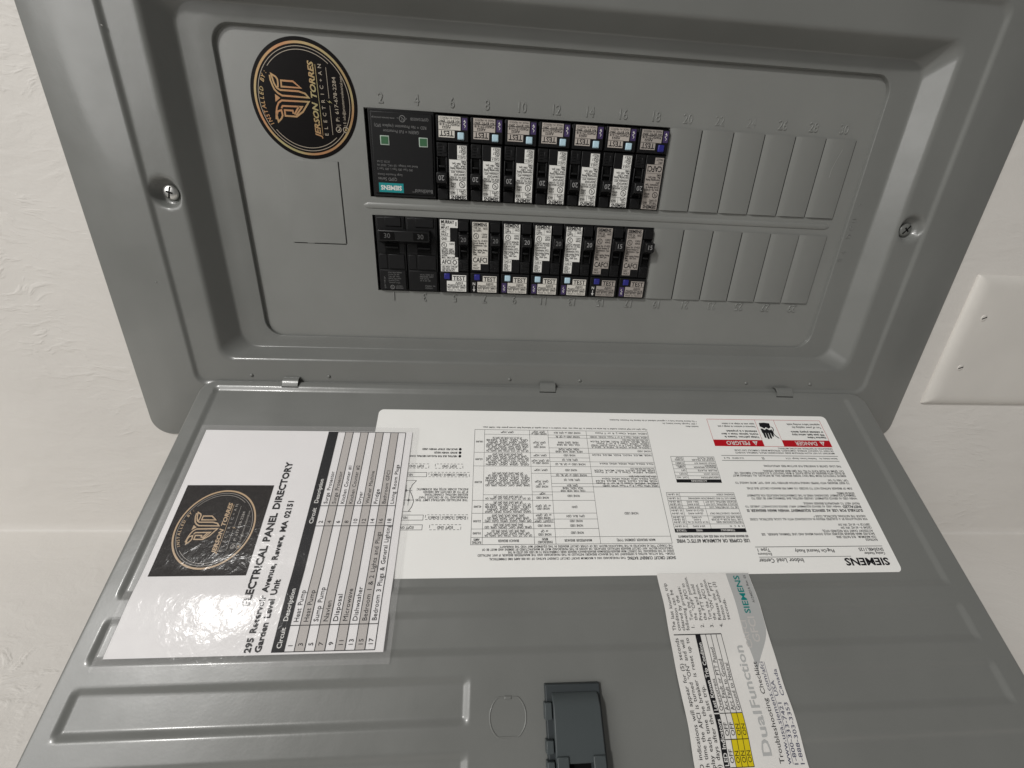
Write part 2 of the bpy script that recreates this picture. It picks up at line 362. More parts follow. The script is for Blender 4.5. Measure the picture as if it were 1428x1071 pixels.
# centre rib between the two rows
loops = []
for u, s in ((-6, 0.0), (-4.5, 0.6), (-2, 1.0), (60, 1.0), (180, 1.0), (300, 1.0), (376, 1.0), (379, 0.6), (381, 0.0)):
    loops.append([(du(u), dv(64.6)+2.3*s*math.cos(R(a)), -0.05+0.95*s*math.sin(R(a))) for a in range(0, 181, 15)])
mb = MB(); n = len(loops[0])
mb.add([p for l in loops for p in l], [(k*n+i, k*n+i+1, (k+1)*n+i+1, (k+1)*n+i) for k in range(len(loops)-1) for i in range(n-1)])
build('centre_rib', mb, DEAD, dead, smooth=True)
# a scratch across the last upper plate
scr = Print('scratch', material('scratch', (0.36, 0.365, 0.35), 0.5), dead, lambda x, y: (du(x), dv(y), 1.72))
scr.line([(370.4, 121), (367.8, 113), (366.2, 107), (366.0, 101)], 0.28)
# filler plates (twist-outs): one mesh per row, shared
def filler(h):
    pf = [(0.5, 0.0), (0.6, 0.35), (1.0, 0.5), (2.4, 0.9), (4.2, 1.3), (5.8, 1.46), (8, 1.5), (24.2, 1.3), (24.65, 1.15), (24.7, 0.0)]
    m = MB(); a = [(x, 0.5, z) for x, z in pf]; b = [(x, h-0.5, z) for x, z in pf]; n = len(pf)
    m.add(a+b, [(i, i+1, n+i+1, n+i) for i in range(n-1)]+[tuple(range(n))[::-1], tuple(range(n, 2*n))])
    return m
slotm = MB()
proto = None
for row, (v0, h) in enumerate(((VH0, VH1-VH0), (VL0, VL1-VL0))):
    for k in range(9, 15):
        if proto is None:
            o = proto = build('filler_plate', filler(h), DEAD, dead, smooth=True); o.data.set_sharp_from_angle(angle=R(38))
        else:
            o = proto.copy(); COL.objects.link(o); o.parent = dead
        o.location = (du(k*P)*MM, dv(v0)*MM, random.uniform(-0.15, 0.1)*MM); o.rotation_euler = (0, R(random.uniform(-0.25, 0.35)), 0)
cut = None
for v0, h in ((VH0, VH1-VH0), (VL0, VL1-VL0)):
    for k in range(9, 15):
        if cut is None: o = cut = build('cut_line', MB().box(25.30, 25.82, 0.6, 57.2, -0.3, 0.12), VOID, dead)
        else: o = cut.copy(); COL.objects.link(o); o.parent = dead
        o.location = (du(k*P)*MM, dv(v0)*MM, 0)
for a in ((-21.8, -21.35, 35.6, 93.0), (-62, -22, 34.75, 35.15)):
    build('cut_line', MB().box(du(a[0]), du(a[1]), dv(a[2]), dv(a[3]), -0.3, 0.10), VOID, dead)
# square knock-out for a main breaker
mb = MB().prism([(du(-63), dv(35.3)), (du(-22), dv(35.5)), (du(-22), dv(93)), (du(-63), dv(93))], -0.4, 0.55)
build('knockout_plate', mb, DEAD, dead, bevel=0.15)
mb = MB()
for a in (92.6, 35.6): mb.box(du(-52), du(-46.5), dv(a-0.9), dv(a+0.9), -0.2, 0.42)
build('knockout_tie', mb, DEAD, dead, bevel=0.2, kind='stuff')
# embossed circuit numbers
NUM = []
for k in range(15):
    NUM.append((str(2*k+2), (k+0.5)*P, 131.8, 0.0)); NUM.append((str(2*k+1), (k+0.5)*P, -1.4, math.pi))
FAINT = {'20': 0.8, '22': 0.7, '24': 0.6, '28': 1.0, '30': 1.0, '21': 1.2, '23': 0.9}     # lightly struck numbers
def embossed():
    objs = []
    for t, u, v, a in NUM:
        c = bpy.data.curves.new('tmp', 'FONT'); c.body = t; c.size = 9.3*MM; c.extrude = 0.24*MM; c.bevel_depth = 0.20*MM; c.offset = -0.10*MM; c.bevel_resolution = 1; c.resolution_u = 3
        c.align_x = 'CENTER'; o = bpy.data.objects.new('tmp', c); COL.objects.link(o); objs.append((o, c, u, v, a))
    dg = bpy.context.evaluated_depsgraph_get()
    for o, c, u, v, a in objs:
        c_body = c.body; me = bpy.data.meshes.new_from_object(o.evaluated_get(dg)); bpy.data.objects.remove(o); bpy.data.curves.remove(c)
        me.name = 'embossed_number'; me.materials.clear()
        q = link('embossed_number', me, DEAD, dead, smooth=True); q.scale = (0.82, 1, 1)
        q.location = (du(u)*MM, dv(v)*MM, 0.0)
        q.rotation_euler = (0, 0, a); q.scale.z = FAINT.get(c_body, 1.0 if a == 0 else 1.6); q.location.z = (FAINT.get(c_body, 1.0)-1.0)*0.22*MM
embossed()
# screws that hold the trim
def screw(x, y, z, mat, rot):
    s = build('screw', MB().lathe(0, 0, [(5.1, 0), (5.2, 0.8), (4.8, 1.7), (3.2, 2.4), (0.2, 2.6)], 28), mat, panel, smooth=True)
    s.location = (x*MM, y*MM, z*MM); s.rotation_euler = (0, 0, rot)
    c = MB().box(-3.9, 3.9, -0.5, 0.5, 1.4, 2.62); c2 = MB().box(-0.6, 0.6, -2.2, 2.2, 1.4, 2.64)
    c.add(c2.v, c2.f); build('screw_slot', c, VOID, s)
screw(-287, 0.5, 11.6, STEEL, R(74)); screw(287, -0.6, 11.6, STEELD, R(52))
# stamped characters on the ledge at the bottom end
STAMP = [('2', 398.0, 81.4), ('U', 397.0, 68.6), ('C', 396.6, 62.4), ('D', 396.4, 56.0), ('4', 396.2, 43.4), ('S', 395.4, 37.4)]
def stamped():
    objs = []
    for t_, u, v in STAMP:
        c = bpy.data.curves.new('tmp', 'FONT'); c.body = t_; c.size = 5.2*MM; c.extrude = 0.12*MM; c.bevel_depth = 0.10*MM; c.bevel_resolution = 1; c.resolution_u = 3
        o = bpy.data.objects.new('tmp', c); COL.objects.link(o); objs.append((o, c, u, v))
    dg = bpy.context.evaluated_depsgraph_get()
    for o, c, u, v in objs:
        me = bpy.data.meshes.new_from_object(o.evaluated_get(dg)); bpy.data.objects.remove(o); bpy.data.curves.remove(c)
        me.name = 'stamped_character'; me.materials.clear()
        q = link('stamped_character', me, GREY, panel, smooth=True)
        q.location = (du(u+3.5)*MM, dv(v)*MM, 2.85*MM); q.rotation_euler = (0, R(-4), math.pi/2)
stamped()
mb = MB()
for x, y, r in ((-318, 108, 0.5), (-298.2, 92, 0.45), (-309, -62, 0.35)): mb.lathe(x, y, [(r, 19.0 if abs(x) < 320 else 17.5), (r*0.8, 19.6), (0.05, 19.8)], 8)
build('paint_nick', mb, material('bare_nick', (0.55, 0.55, 0.53), 0.4), panel, kind='stuff')
# small hinge bumps and hinge tabs
for u in (-72.5, 145, 364):
    for d in (-33, 30):
        mb = MB().lathe(0, 0, [(1.6, 0), (1.45, 0.7), (0.9, 1.2), (0.1, 1.4)], 12)
        b = build('hinge_bump', mb, GREY, panel, smooth=True); b.location = (du(u+d)*MM, dv(-71.5)*MM, 16.9*MM)

# --- the door: pressed sheet, hinged along one long side, open about 128 degrees
TH = R(52.0); PHI = 0.007
eb = Vector((0, -math.cos(TH), math.sin(TH))); ea = Vector((1, 0, 0)); ec = Vector((0, math.sin(TH), math.cos(TH)))
dx = (-ea-PHI*eb).normalized(); dy = (eb-PHI*ea).normalized()
DM = Matrix(((dx.x, dy.x, ec.x, CU*MM), (dx.y, dy.y, ec.y, -72*MM), (dx.z, dy.z, ec.z, 15*MM), (0, 0, 0, 1)))
DW = F0 @ DM                                         # door frame in the world: x towards the panel's top, y away from the hinge, z out of the inside face
X0, X1, Y0, Y1 = -293.5, 293.0, 7.0, 281.0
REC = [(-275, 280.5, 14.5, 164.5), (-275, 280.5, 178, 197.5), (65.5, 280.5, 211, 230), (-275, -63.5, 211, 230), (65.5, 280.5, 244, 262), (-275, -63.5, 244, 262)]
def doorz(x, y):
    z = 0.0
    for a, b, c, d in REC:
        k = 2.7
        f = smoothstep(a-k, a+k, x)*smoothstep(b+k, b-k, x)*smoothstep(c-k, c+k, y)*smoothstep(d+k, d-k, y)
        z = min(z, -1.5*f)
    e = min(x-X0, X1-x, y-Y0, Y1-y)
    if e < 2.0:
        t = 1-max(0.0, e)/2.0; z -= 1.9*(1-math.sqrt(max(0.0, 1-t*t)))
    return z+0.25*math.sin(x*0.013+1)*math.sin(y*0.02)
def ticks(a, b, edges, coarse):
    t = set()
    n = int((b-a)/coarse)
    for i in range(n+1): t.add(round(a+(b-a)*i/n, 3))
    for e in edges:
        for k in range(-9, 10): t.add(round(e+k*0.42, 3))
    for k in (0, 0.15, 0.4, 0.8, 1.3, 2.0, 3, 4.5, 6, 8, 10, 12, 14): t.add(round(a+k, 3)); t.add(round(b-k, 3))
    return sorted(x for x in t if a <= x <= b)
tx = ticks(X0, X1, {e for r in REC for e in r[:2]}, 9); ty = ticks(Y0, Y1, {e for r in REC for e in r[2:]}, 7)
CR = 13.0
def corner(x, y):
    cx = min(max(x, X0+CR), X1-CR); cy = min(max(y, Y0+CR), Y1-CR)
    d = math.hypot(x-cx, y-cy)
    if x != cx and y != cy:
        m = max(abs(x-cx), abs(y-cy)); s = m/d; return cx+(x-cx)*s, cy+(y-cy)*s
    return x, y
mb = MB(); nx = len(tx); grid = []
for y in ty:
    for x in tx:
        z = doorz(x, y); qx, qy = corner(x, y); grid.append((qx, qy, z))
mb.add(grid, [(j*nx+i, j*nx+i+1, (j+1)*nx+i+1, (j+1)*nx+i) for j in range(len(ty)-1) for i in range(nx-1)])
door_rel = panel.matrix_world.inverted() @ DW
door = build('door', mb, GREY, panel, smooth=True); door.matrix_local = door_rel
so = door.modifiers.new('sheet', 'SOLIDIFY'); so.thickness = 1.2*MM; so.offset = -1
# hinge tabs: curled strips from the trim over the door edge
for u, wd in ((-72.5, 12.5), (145.5, 13.5), (365, 15)):
    arc = []
    for k in range(13):
        a = R(-70+k*16); arc.append((10.0-0.6-5.2*math.sin(a)*1.0, 1.2+2.6*math.cos(a)))
    pts = [(12.5, 0.55), (11.5, 1.1), (10, 1.9), (8, 2.5), (6, 2.6), (4.2, 2.1), (3.0, 1.0), (2.4, -0.6), (2.2, -3)]
    m = MB(); nn = len(pts)
    for off in (0.0, -0.8):
        m.v += [(-wd/2, y, z+off*0.7) for y, z in pts]+[(wd/2, y, z+off*0.7) for y, z in pts]
    for base in (0, 2*nn):
        for i in range(nn-1): m.f.append((base+i, base+i+1, base+nn+i+1, base+nn+i) if base == 0 else (base+nn+i, base+nn+i+1, base+i+1, base+i))
    for i in range(nn-1):
        m.f.append((i, 2*nn+i, 2*nn+i+1, i+1)); m.f.append((nn+i+1, 3*nn+i+1, 3*nn+i, nn+i))
    m.f.append((0, nn, 3*nn, 2*nn)); m.f.append((nn-1, 3*nn-1, 4*nn-1, 2*nn-1))
    h = build('hinge_tab', m, GREY, door, smooth=True); h.location = ((CU-u)*MM, 0.3*MM, 0); h.data.set_sharp_from_angle(angle=R(50))
    s = build('hinge_slot', MB().box(-wd/2-0.4, wd/2+0.4, 12.2, 13.0, -0.2, 0.12), VOID, door); s.location = h.location
# round lock knock-out
RX, RY = 41.5, 228.3
pts = []
for i in range(60):
    a = 2*math.pi*i/60; x, y = 10.4*math.cos(a), 10.4*math.sin(a); y = max(-8.7, min(8.7, y)); pts.append((x, y))
loops = []
for d, z in ((0.45, -0.1), (0.40, 0.16), (0.0, 0.30), (-0.40, 0.16), (-0.45, -0.1)):
    loops.append([(RX+x*(1+d/10), RY+y*(1+d/10), doorz(RX, RY)+z) for x, y in pts])
build('lock_knockout', MB().loft(loops), GREY, door, smooth=True)
build('knockout_tie', MB().box(RX-2.2, RX+2.2, RY-9.4, RY-7.6, -0.1, 0.42, 0.4, 0.4), GREY, door, bevel=0.15)
# latch
LX = 3.6
zb = doorz(LX, 240)
latch = build('latch', MB().box(LX-16.5, LX+16.5, 213.6, 279, zb-0.2, zb+3.4, 0.4, 0.5), LATCH2, door, bevel=0.5)
mb = MB()
sec = [(217.5, 3.4), (219.0, 6.2), (223.5, 8.8), (247.0, 8.8), (247.0, 3.4)]
x0, x1 = LX-14.2, LX+12.8
mb.add([(x0, y, zb+z) for y, z in sec]+[(x1, y, zb+z) for y, z in sec], [(0, 1, 2, 3, 4), (9, 8, 7, 6, 5)]+[(i, 5+i, 5+(i+1) % 5, (i+1) % 5) for i in range(5)])
build('latch_slide', mb, LATCH, latch, bevel=0.6)
for a, b in ((x0, x0+7.4), (x1-7.0, x1)):
    build('latch_rail', MB().box(a, b, 243.5, 279, zb+3.0, zb+10.0, 0.3, 0.3), LATCH, latch, bevel=0.5)
for y0_, y1_ in ((221.5, 229.5), (237.5, 243.5), (246, 256)):
    build('latch_clip', MB().box(x1+0.4, LX+17.6, y0_, y1_, zb+1.5, zb+7.2, 0.2, 0.2), LATCH, latch, bevel=0.4)
build('latch_pocket', MB().box(x0+7.6, x1-7.2, 247.4, 279, zb+3.2, zb+4.2), VOID, latch)
build('latch_button', MB().box(x0+11.5, x1-10.5, 254, 279, zb+4.0, zb+7.5, 0.3, 0.3), LATCH, latch, bevel=0.4)

# ================================================================== BREAKERS
def uvmap(z): return lambda x, y: (x, y, z)
def s_arrow(p, x, y, s):          # looped arrow in the small purple field
    p.line([(x, y-2.6*s), (x-0.9*s, y-1.6*s), (x+0.8*s, y-0.2*s), (x-0.8*s, y+1.1*s), (x, y+2.4*s)], 0.42*s)
    p.poly([(x-0.95*s, y-1.9*s), (x+0.95*s, y-1.9*s), (x, y-3.5*s)])
def ul_mark(p, x, y, r, t='UL'):
    p.ring(x, y, r, 0.42, n=20); p.text('U', x-0.35, y-0.3, r*0.8, align='C', bold=1); p.text('L', x+0.5, y-0.95, r*0.8, align='C', bold=1)
def breaker(variant, amps, M, label):
    t = thing('circuit_breaker', M, label, 'circuit breaker', 'single pole breakers plugged into the panel')
    # body with its stepped face
    b = MB().box(0.55, 24.85, 0.35, 57.5, -7.5, -0.4)
    b.box(1.0, 16.1, 17.8, 56.0, -0.6, 2.5, 0.15, 0.15)
    b.box(0.8, 24.6, 0.6, 17.0, -0.6, 3.0, 0.2, 0.2)
    b.box(16.5, 24.5, 48.4, 55.9, -0.6, 2.6, 0.2, 0.3)
    b.box(16.5, 18.0, 27.2, 48.0, -0.6, 2.2, 0.1, 0.1); b.box(23.6, 24.6, 27.2, 48.0, -0.6, 2.2, 0.1, 0.1)
    b.box(16.5, 24.5, 17.6, 27.0, -0.6, 2.3, 0.2, 0.2)
    for k in range(4): b.box(20.6, 24.0, 19.0+1.9*k, 19.5+1.9*k, 2.2, 2.75)
    b.box(17.4, 19.6, 20.0, 24.5, 2.2, 2.7)
    body = build('body', b, BLACK, t, bevel=0.25)
    build('handle_pocket', MB().box(18.1, 23.5, 28.6, 47.8, -0.6, 0.3), VOID, body)
    build('handle_bar', MB().box(18.6, 23.0, 32.9, 34.2, 1.3, 2.9), BLACK2, body, bevel=0.2)
    h = MB(); x0, x1 = 17.2, 24.4
    sec = [(36.6, 1.4), (38.6, 8.6), (45.4, 8.9), (46.9, 1.4)]
    h.add([(x0, y, z) for y, z in sec]+[(x1, y, z) for y, z in sec], [(0, 1, 2, 3), (7, 6, 5, 4)]+[(i, 4+i, 4+(i+1) % 4, (i+1) % 4) for i in range(4)])
    hd = build('handle', h, BLACK2, t, bevel=0.45)
    hp = Print('amp_number', GREYINK if 'middle' in label or 'cream' in label or 'notched' in label else material('amp_ink', (0.33, 0.33, 0.33), 0.5, 0.3), hd, lambda x, y: (x, y, 8.68+0.3*(y-38.6)/6.8+0.12))
    hp.text(amps, (x0+x1)/2, 40.5, 3.3, align='C', sx=0.95)
    # test button
    bt = NAVY if variant in ('CAFCI', 'MURRAY') else ICE
    bx = 4.0 if variant != 'MURRAY' else 4.6
    build('test_button', MB().box(bx-0.2, bx+4.9, 10.9, 15.9, 2.8, 4.3, 0.35, 0.35), bt, t, bevel=0.5)
    # rating label
    zl = 2.62
    lm = {'DF': BRIGHT, 'CAFCI': BEIGE if 'tan labels' in label else CREAM, 'MURRAY': BRIGHT}[variant]
    if variant == 'DF': pts = [(2.3, 19.2), (9.2, 19.2), (9.2, 28.4), (15.2, 28.4), (15.2, 55.4), (2.3, 55.4)]
    elif variant == 'CAFCI': pts = [(2.2, 19.4), (9.0, 19.4), (9.0, 24.0), (15.0, 24.0), (15.0, 55.8), (2.2, 55.8)]
    else: pts = [(2.0, 17.2), (16.0, 17.2), (16.0, 28.5), (13.4, 28.5), (13.4, 40.3), (9.8, 40.3), (9.8, 50.8), (16.0, 50.8), (16.0, 56.6), (2.0, 56.6)]
    lab = build('rating_label', MB().prism(pts, 2.3, zl), lm, t)
    q = Print('label_print', INK, lab, uvmap(zl+0.1))
    L = lambda s, y, h=1.35, x=2.9, w=None, bold=1: q.text(s, x, y-0.15, h*1.2, w=w, bold=bold)
    if variant == 'DF':
        L('SIEMENS', 53.2, 1.9, w=11.4, bold=2); q.line([(2.4, 52.5), (15.0, 52.5)], 0.18)
        L('TYPE', 50.7, 1.2, w=3.4); L('QPF2', 49.0, 1.3, w=5.0); L('HACR', 50.4, 1.4, x=11.0, w=3.8); q.line([(9.4, 52.4), (9.4, 48.4)], 0.15); q.line([(2.4, 48.4), (15.0, 48.4)], 0.15)
        ul_mark(q, 5.6, 45.2, 2.1); L('120V', 46.2, 1.2, x=10.6, w=4.0); L('60HZ', 44.3, 1.2, x=10.6, w=4.0)
        for k, s in enumerate(('CIRCUIT BREAKER', 'ISSUE NO. LK-9566')): L(s, 41.5-1.5*k, 1.05, w=11.6)
        L('CB/AFCI/GF', 38.0, 1.2, w=9); L('Combination AFCI', 36.3, 1.1, w=11.0); q.line([(2.4, 35.7), (15.0, 35.7)], 0.15)
        for k, s in enumerate(('Interrupting Rating', '10kA 120V', 'Max. 10kA Sym.', 'RMS')): L(s, 34.0-1.6*k, 1.15, w=(11.6, 9.0, 10.4, 3.4)[k])
        q.line([(2.4, 28.5), (15.0, 28.5)], 0.15); L('CLASS A', 26.4, 1.25, w=5.6); q.line([(2.4, 25.8), (9.0, 25.8)], 0.15)
        for k, s in enumerate(('ARC', 'FAULT', 'GND', 'FAULT')): L(s, 24.0-1.45*k, 1.15, w=(3.4, 5.0, 3.4, 5.0)[k])
    elif variant == 'CAFCI':
        L('SIEMENS', 53.2, 1.8, w=11.0, bold=2); q.line([(2.3, 52.5), (14.8, 52.5)], 0.18)
        L('TYPE QA', 50.7, 1.2, w=6.0); L('HACR', 50.5, 1.3, x=10.8, w=3.6); L('Q115AFC', 48.9, 1.2, w=6.6)
        ul_mark(q, 5.2, 45.4, 2.0); L('120V', 46.3, 1.1, x=9.8, w=4.4); L('60HZ', 44.4, 1.1, x=9.8, w=4.4)
        for k, s in enumerate(('Issue No. LF-4523', 'Circuit Breaker &', 'Combination Type', 'AFCI', 'Interrupting Rating', 'Max. 10kA Sym.', 'RMS')): L(s, 41.4-1.75*k, 1.15, w=(11.4, 10.6, 11.2, 3, 11.6, 9.8, 3.2)[k])
        q.line([(2.3, 30.2), (14.8, 30.2)], 0.15); L('CAFCI', 25.4, 3.2, x=2.8, w=11.4, bold=1); q.line([(2.3, 24.1), (14.8, 24.1)], 0.15)
        L('ARC', 22.3, 1.2, w=3.6); L('FAULT', 20.2, 1.2, w=5.2)
    else:
        L('MURRAY', 53.9, 1.9, w=10.4, bold=2); q.text('I', 14.6, 52.2, 2.9, align='C', bold=2); L('TYPE', 52.0, 1.1, w=3.2); L('MP-AT', 50.0, 1.5, w=6.2)
        q.line([(2.0, 49.2), (9.8, 49.2)], 0.15); L('ARC', 47.0, 1.4, w=4); L('FAULT', 44.9, 1.4, w=5.6); q.line([(2.0, 44.2), (9.8, 44.2)], 0.15); L('GND', 41.6, 1.6, w=4.4); q.line([(2.0, 40.6), (13, 40.6)], 0.15)
        ul_mark(q, 4.9, 37.6, 2.0); L('120V', 38.2, 1.1, x=9.2, w=3.8)
        for k, s in enumerate(('LISTED 23KC', 'BRANCH FEEDER', 'INTERRUPTING', 'RATING', 'MAX. 10KA SYM')): L(s, 34.0-1.6*k, 1.15, w=(9.6, 10.2, 10.4, 4.4, 10.4)[k])
        q.line([(2.0, 26.9), (16, 26.9)], 0.15); L('AFCI', 23.4, 2.5, x=2.8, w=7.2, bold=1); q.ring(13.3, 24.6, 1.5, 0.55, n=20); q.line([(10.8, 26.9), (10.8, 22.4)], 0.15); q.line([(2.0, 22.4), (16, 22.4)], 0.15)
        for k, s in enumerate(('USE WITH TYPE MP', 'CIRCUITS ONLY', 'SEE INSTRUCT.')): L(s, 20.6-1.5*k, 1.05, w=(12.6, 11.0, 10.6)[k])
    # test label
    zt = 3.12
    pts = [(6.6, 1.4), (22.6, 1.4), (22.6, 14.6), (11.0, 14.6), (11.0, 9.8), (6.6, 9.8)]
    tl = build('test_label', MB().prism(pts, 2.8, zt), {'DF': CREAM if ('first' in label or 'lower row' in label) else CREAM_DIM, 'CAFCI': lm, 'MURRAY': BRIGHT}[variant], t)  # later upper-row test labels darker, sheen fall-off in the colour
    q = Print('test_print', INK, tl, uvmap(zt+0.1))
    q.text('TEST', 16.8, 10.5, 3.3, w=10.2, align='C', bold=1); q.line([(11.0, 9.9), (22.6, 9.9)], 0.25)
    q.text('AJ022', 13.6, 7.6, 1.5, w=6.4, bold=1); q.text('P2602C271618', 7.4, 5.7, 1.5, w=14.4, bold=1); q.line([(6.7, 5.2), (22.5, 5.2)], 0.3)
    q.text('RH BYTC ZPH', 7.4, 3.6, 1.3, w=14.2, bold=1); q.text('MADE IN MEXICO', 7.4, 1.9, 1.2, w=14.2)
    if variant == 'CAFCI' and 'blank plates' not in label:
        q = Print('neutral_mark', WHITEINK, t, uvmap(3.14)); q.text('N', 3.7, 7.0, 2.1, align='C', bold=1); q.line([(3.7, 6.2), (3.7, 2.6)], 0.5); q.poly([(2.6, 3.6), (4.8, 3.6), (3.7, 1.6)])
    elif variant != 'MURRAY':
        tg = build('arrow_label', MB().prism([(1.7, 1.8), (5.6, 1.8), (5.6, 9.4), (1.7, 9.4)], 2.8, 3.08), PURPLE, t)
        q = Print('arrow_print', WHITEINK, tg, uvmap(3.2)); s_arrow(q, 3.65, 5.9, 0.85)
    return t
def mtop(k): return frame((k+1)*P, VH1-1.6, 0, math.pi)
def mbot(k): return frame(k*P, VL0, 0)
LIST = []
ORD = ['first', 'second', 'third', 'fourth', 'fifth', 'sixth']
for k in range(2, 8):
    LIST.append(('DF', '20', mtop(k), 'black 20 amp breaker, %s one right of the surge protector, pale blue test button' % ORD[k-2]))
LIST.append(('CAFCI', '20', mtop(8), 'black 20 amp breaker with tan labels, last in the upper row beside blank plates'))
LIST.append(('MURRAY', '20', mbot(2), 'black 20 amp breaker with notched white label, right beside the wide two pole breaker'))
LIST.append(('CAFCI', '20', mbot(3), 'black 20 amp breaker with cream labels and navy test button in the lower row'))
for k in range(4, 7):
    LIST.append(('DF', '20', mbot(k), 'black breaker with pale blue test button, %s such one in the lower row' % ('leftmost', 'middle', 'rightmost')[k-4]))
LIST.append(('CAFCI', '15', mbot(7), 'black 15 amp breaker with tan labels and white neutral arrow, next to last in row'))
LIST.append(('CAFCI', '15', mbot(8), 'black 15 amp breaker with tan labels, last in the lower row beside blank plates'))
for a in LIST: breaker(*a)

# surge protector (upper row, two spaces)
t = thing('surge_protector', frame(2*P, VH1, 0, math.pi), 'black two-space surge protector with two green status windows and teal logo', 'surge protector')
W2 = 2*P
build('body', MB().box(0.6, W2-3.0, 0.5, 57.3, -7.5, 1.3).box(1.6, W2-4.6, 2.0, 55.6, 1.0, 2.3, 0.4, 0.4), BLACK, t, bevel=0.4)
for x in (8.6, 36.6):
    f = build('window_frame', MB().box(x-3.3, x+3.3, 17.2, 23.4, 2.0, 2.75, 0.1, 0.1), material('window_rim', (0.42, 0.50, 0.44), 0.4), t, bevel=0.2)
    build('status_window', MB().box(x-2.6, x+2.6, 17.9, 22.7, 2.4, 2.95), GREENL, f, bevel=0.1)
lg = build('logo_field', MB().prism([(24.8, 48.2), (43.2, 48.2), (43.2, 54.6), (24.8, 54.6)], 2.1, 2.42), TEAL, t)
Print('logo_lettering', WHITEINK, lg, uvmap(2.5)).text('SIEMENS', 34.0, 50.0, 2.9, w=15.6, align='C', bold=2)
q = Print('printed_lettering', GREYINK, t, uvmap(2.45))
q.text('BoltShield', 3.0, 51.6, 2.4, w=13.0); q.text('TM', 16.4, 53.0, 0.9)
q.text('QSPD Series', 29.4, 44.6, 2.1, w=13.8); q.text('Surge Protective Device', 25.2, 41.9, 1.4, w=18.2)
q.text('SPD Type: SPD Type 1, SPD Type 2', 17.4, 38.2, 1.35, w=26.0); q.text('Rated Line Voltage: 120 VAC, 50/60 Hz', 13.6, 35.8, 1.35, w=29.8); q.text('SCCR: 22 kA', 34.0, 33.4, 1.35, w=9.4)
q.text('GREEN = Full Protection', 11.6, 13.4, 1.9, w=25.6); q.text('RED = No Protection (replace SPD)', 6.2, 10.2, 1.9, w=37.2)
q.text('QSPD2A035B', 4.4, 5.2, 1.7, w=13.0); ul_mark(q, 23.2, 6.2, 2.0); q.text('c', 20.0, 5.6, 1.5); q.text('us', 25.8, 5.6, 1.0); q.text('www.siemens.com/surge', 28.6, 5.8, 1.1, w=16.4)

# 30 amp two-pole breaker (lower row)
t = thing('circuit_breaker', frame(0, VL0, 0), 'wide black two pole 30 amp breaker with a tie bar across its handles', 'circuit breaker')
b = MB()
for k in range(2):
    o_ = k*P+ (2.0 if k == 0 else 0.0); x1 = (k+1)*P-0.5
    b.box(o_+0.3, x1, 0.4, 57.4, -7.5, 1.2); b.box(o_+1.2, x1-0.8, 0.9, 17.0, 1.0, 2.6, 0.2, 0.2); b.box(o_+1.2, x1-0.8, 29.5, 56.5, 1.0, 1.7, 0.2, 0.2)
    b.box(o_+8.6, x1-1.2, 17.6, 29.2, 1.0, 2.2, 0.3, 0.3); b.box(o_+1.4, o_+7.6, 17.6, 29.2, 1.0, 1.7, 0.2, 0.2); b.box(o_+7.6, x1-2.5, 49.8, 56.8, 1.0, 2.6, 0.3, 0.3)
body = build('body', b, BLACK, t, bevel=0.3)
for k in range(2):
    c = k*P+14.2
    build('handle_pocket', MB().box(c-5.6, c+5.6, 29.4, 38.5, 1.5, 1.85), VOID, body)
    build('handle_bar', MB().box(c-5.0, c+5.0, 33.6, 34.9, 1.6, 3.0), BLACK2, body, bevel=0.2)
h = MB(); sec = [(37.4, 1.4), (39.0, 9.0), (46.6, 9.2), (48.4, 1.4)]; x0, x1 = 5.4, 45.0
h.add([(x0, y, z) for y, z in sec]+[(x1, y, z) for y, z in sec], [(0, 1, 2, 3), (7, 6, 5, 4)]+[(i, 4+i, 4+(i+1) % 4, (i+1) % 4) for i in range(4)])
hd = build('handle', h, BLACK2, t, bevel=0.5)
for c in (12.6, 38.2):
    w_ = build('rating_window', MB().box(c-5.6, c+5.6, 40.0, 45.6, 8.95, 9.28), VOID, hd)
    Print('amp_number', material('dim_ink', (0.11, 0.11, 0.11), 0.5, 0.3), w_, uvmap(9.4)).text('30', c, 41.2, 3.4, align='C', sx=1.05)
q = Print('printed_lettering', GREYINK, t, uvmap(2.72))
for k, s in enumerate(('2-POLE CIRCUIT BREAKER', 'Common Trip 240V', 'Type QP 10kA', 'HACR Type SWD', 'Use 60/75 C Wire', 'Terminal Torque')):
    q.text(s, 9.8, 14.4-1.6*k, 1.0, w=(11, 9, 9, 10, 8.6, 9.2)[k])
ul_mark(q, 12.6, 3.2, 1.5); q.text('LISTED', 15.4, 3.6, 0.9, w=5.5); q.text('SIEMENS', 15.4, 2.0, 1.0, w=6)
q.text('Q230 TYPE QP', 7.2, 2.0, 1.0, w=9.5, ang=math.pi/2)
for k, s in enumerate(('CU-AL WIRE 14-8', 'BREAKER 240V', 'FOR USE IN', '30 A 60 HZ')): q.text(s, 35.5, 13.4-1.6*k, 1.0, w=(11, 11, 7, 8.4)[k])
q.text('MADE IN', 39.6, 4.4, 1.0, w=8); q.text('MEXICO', 39.6, 2.7, 1.0, w=6)

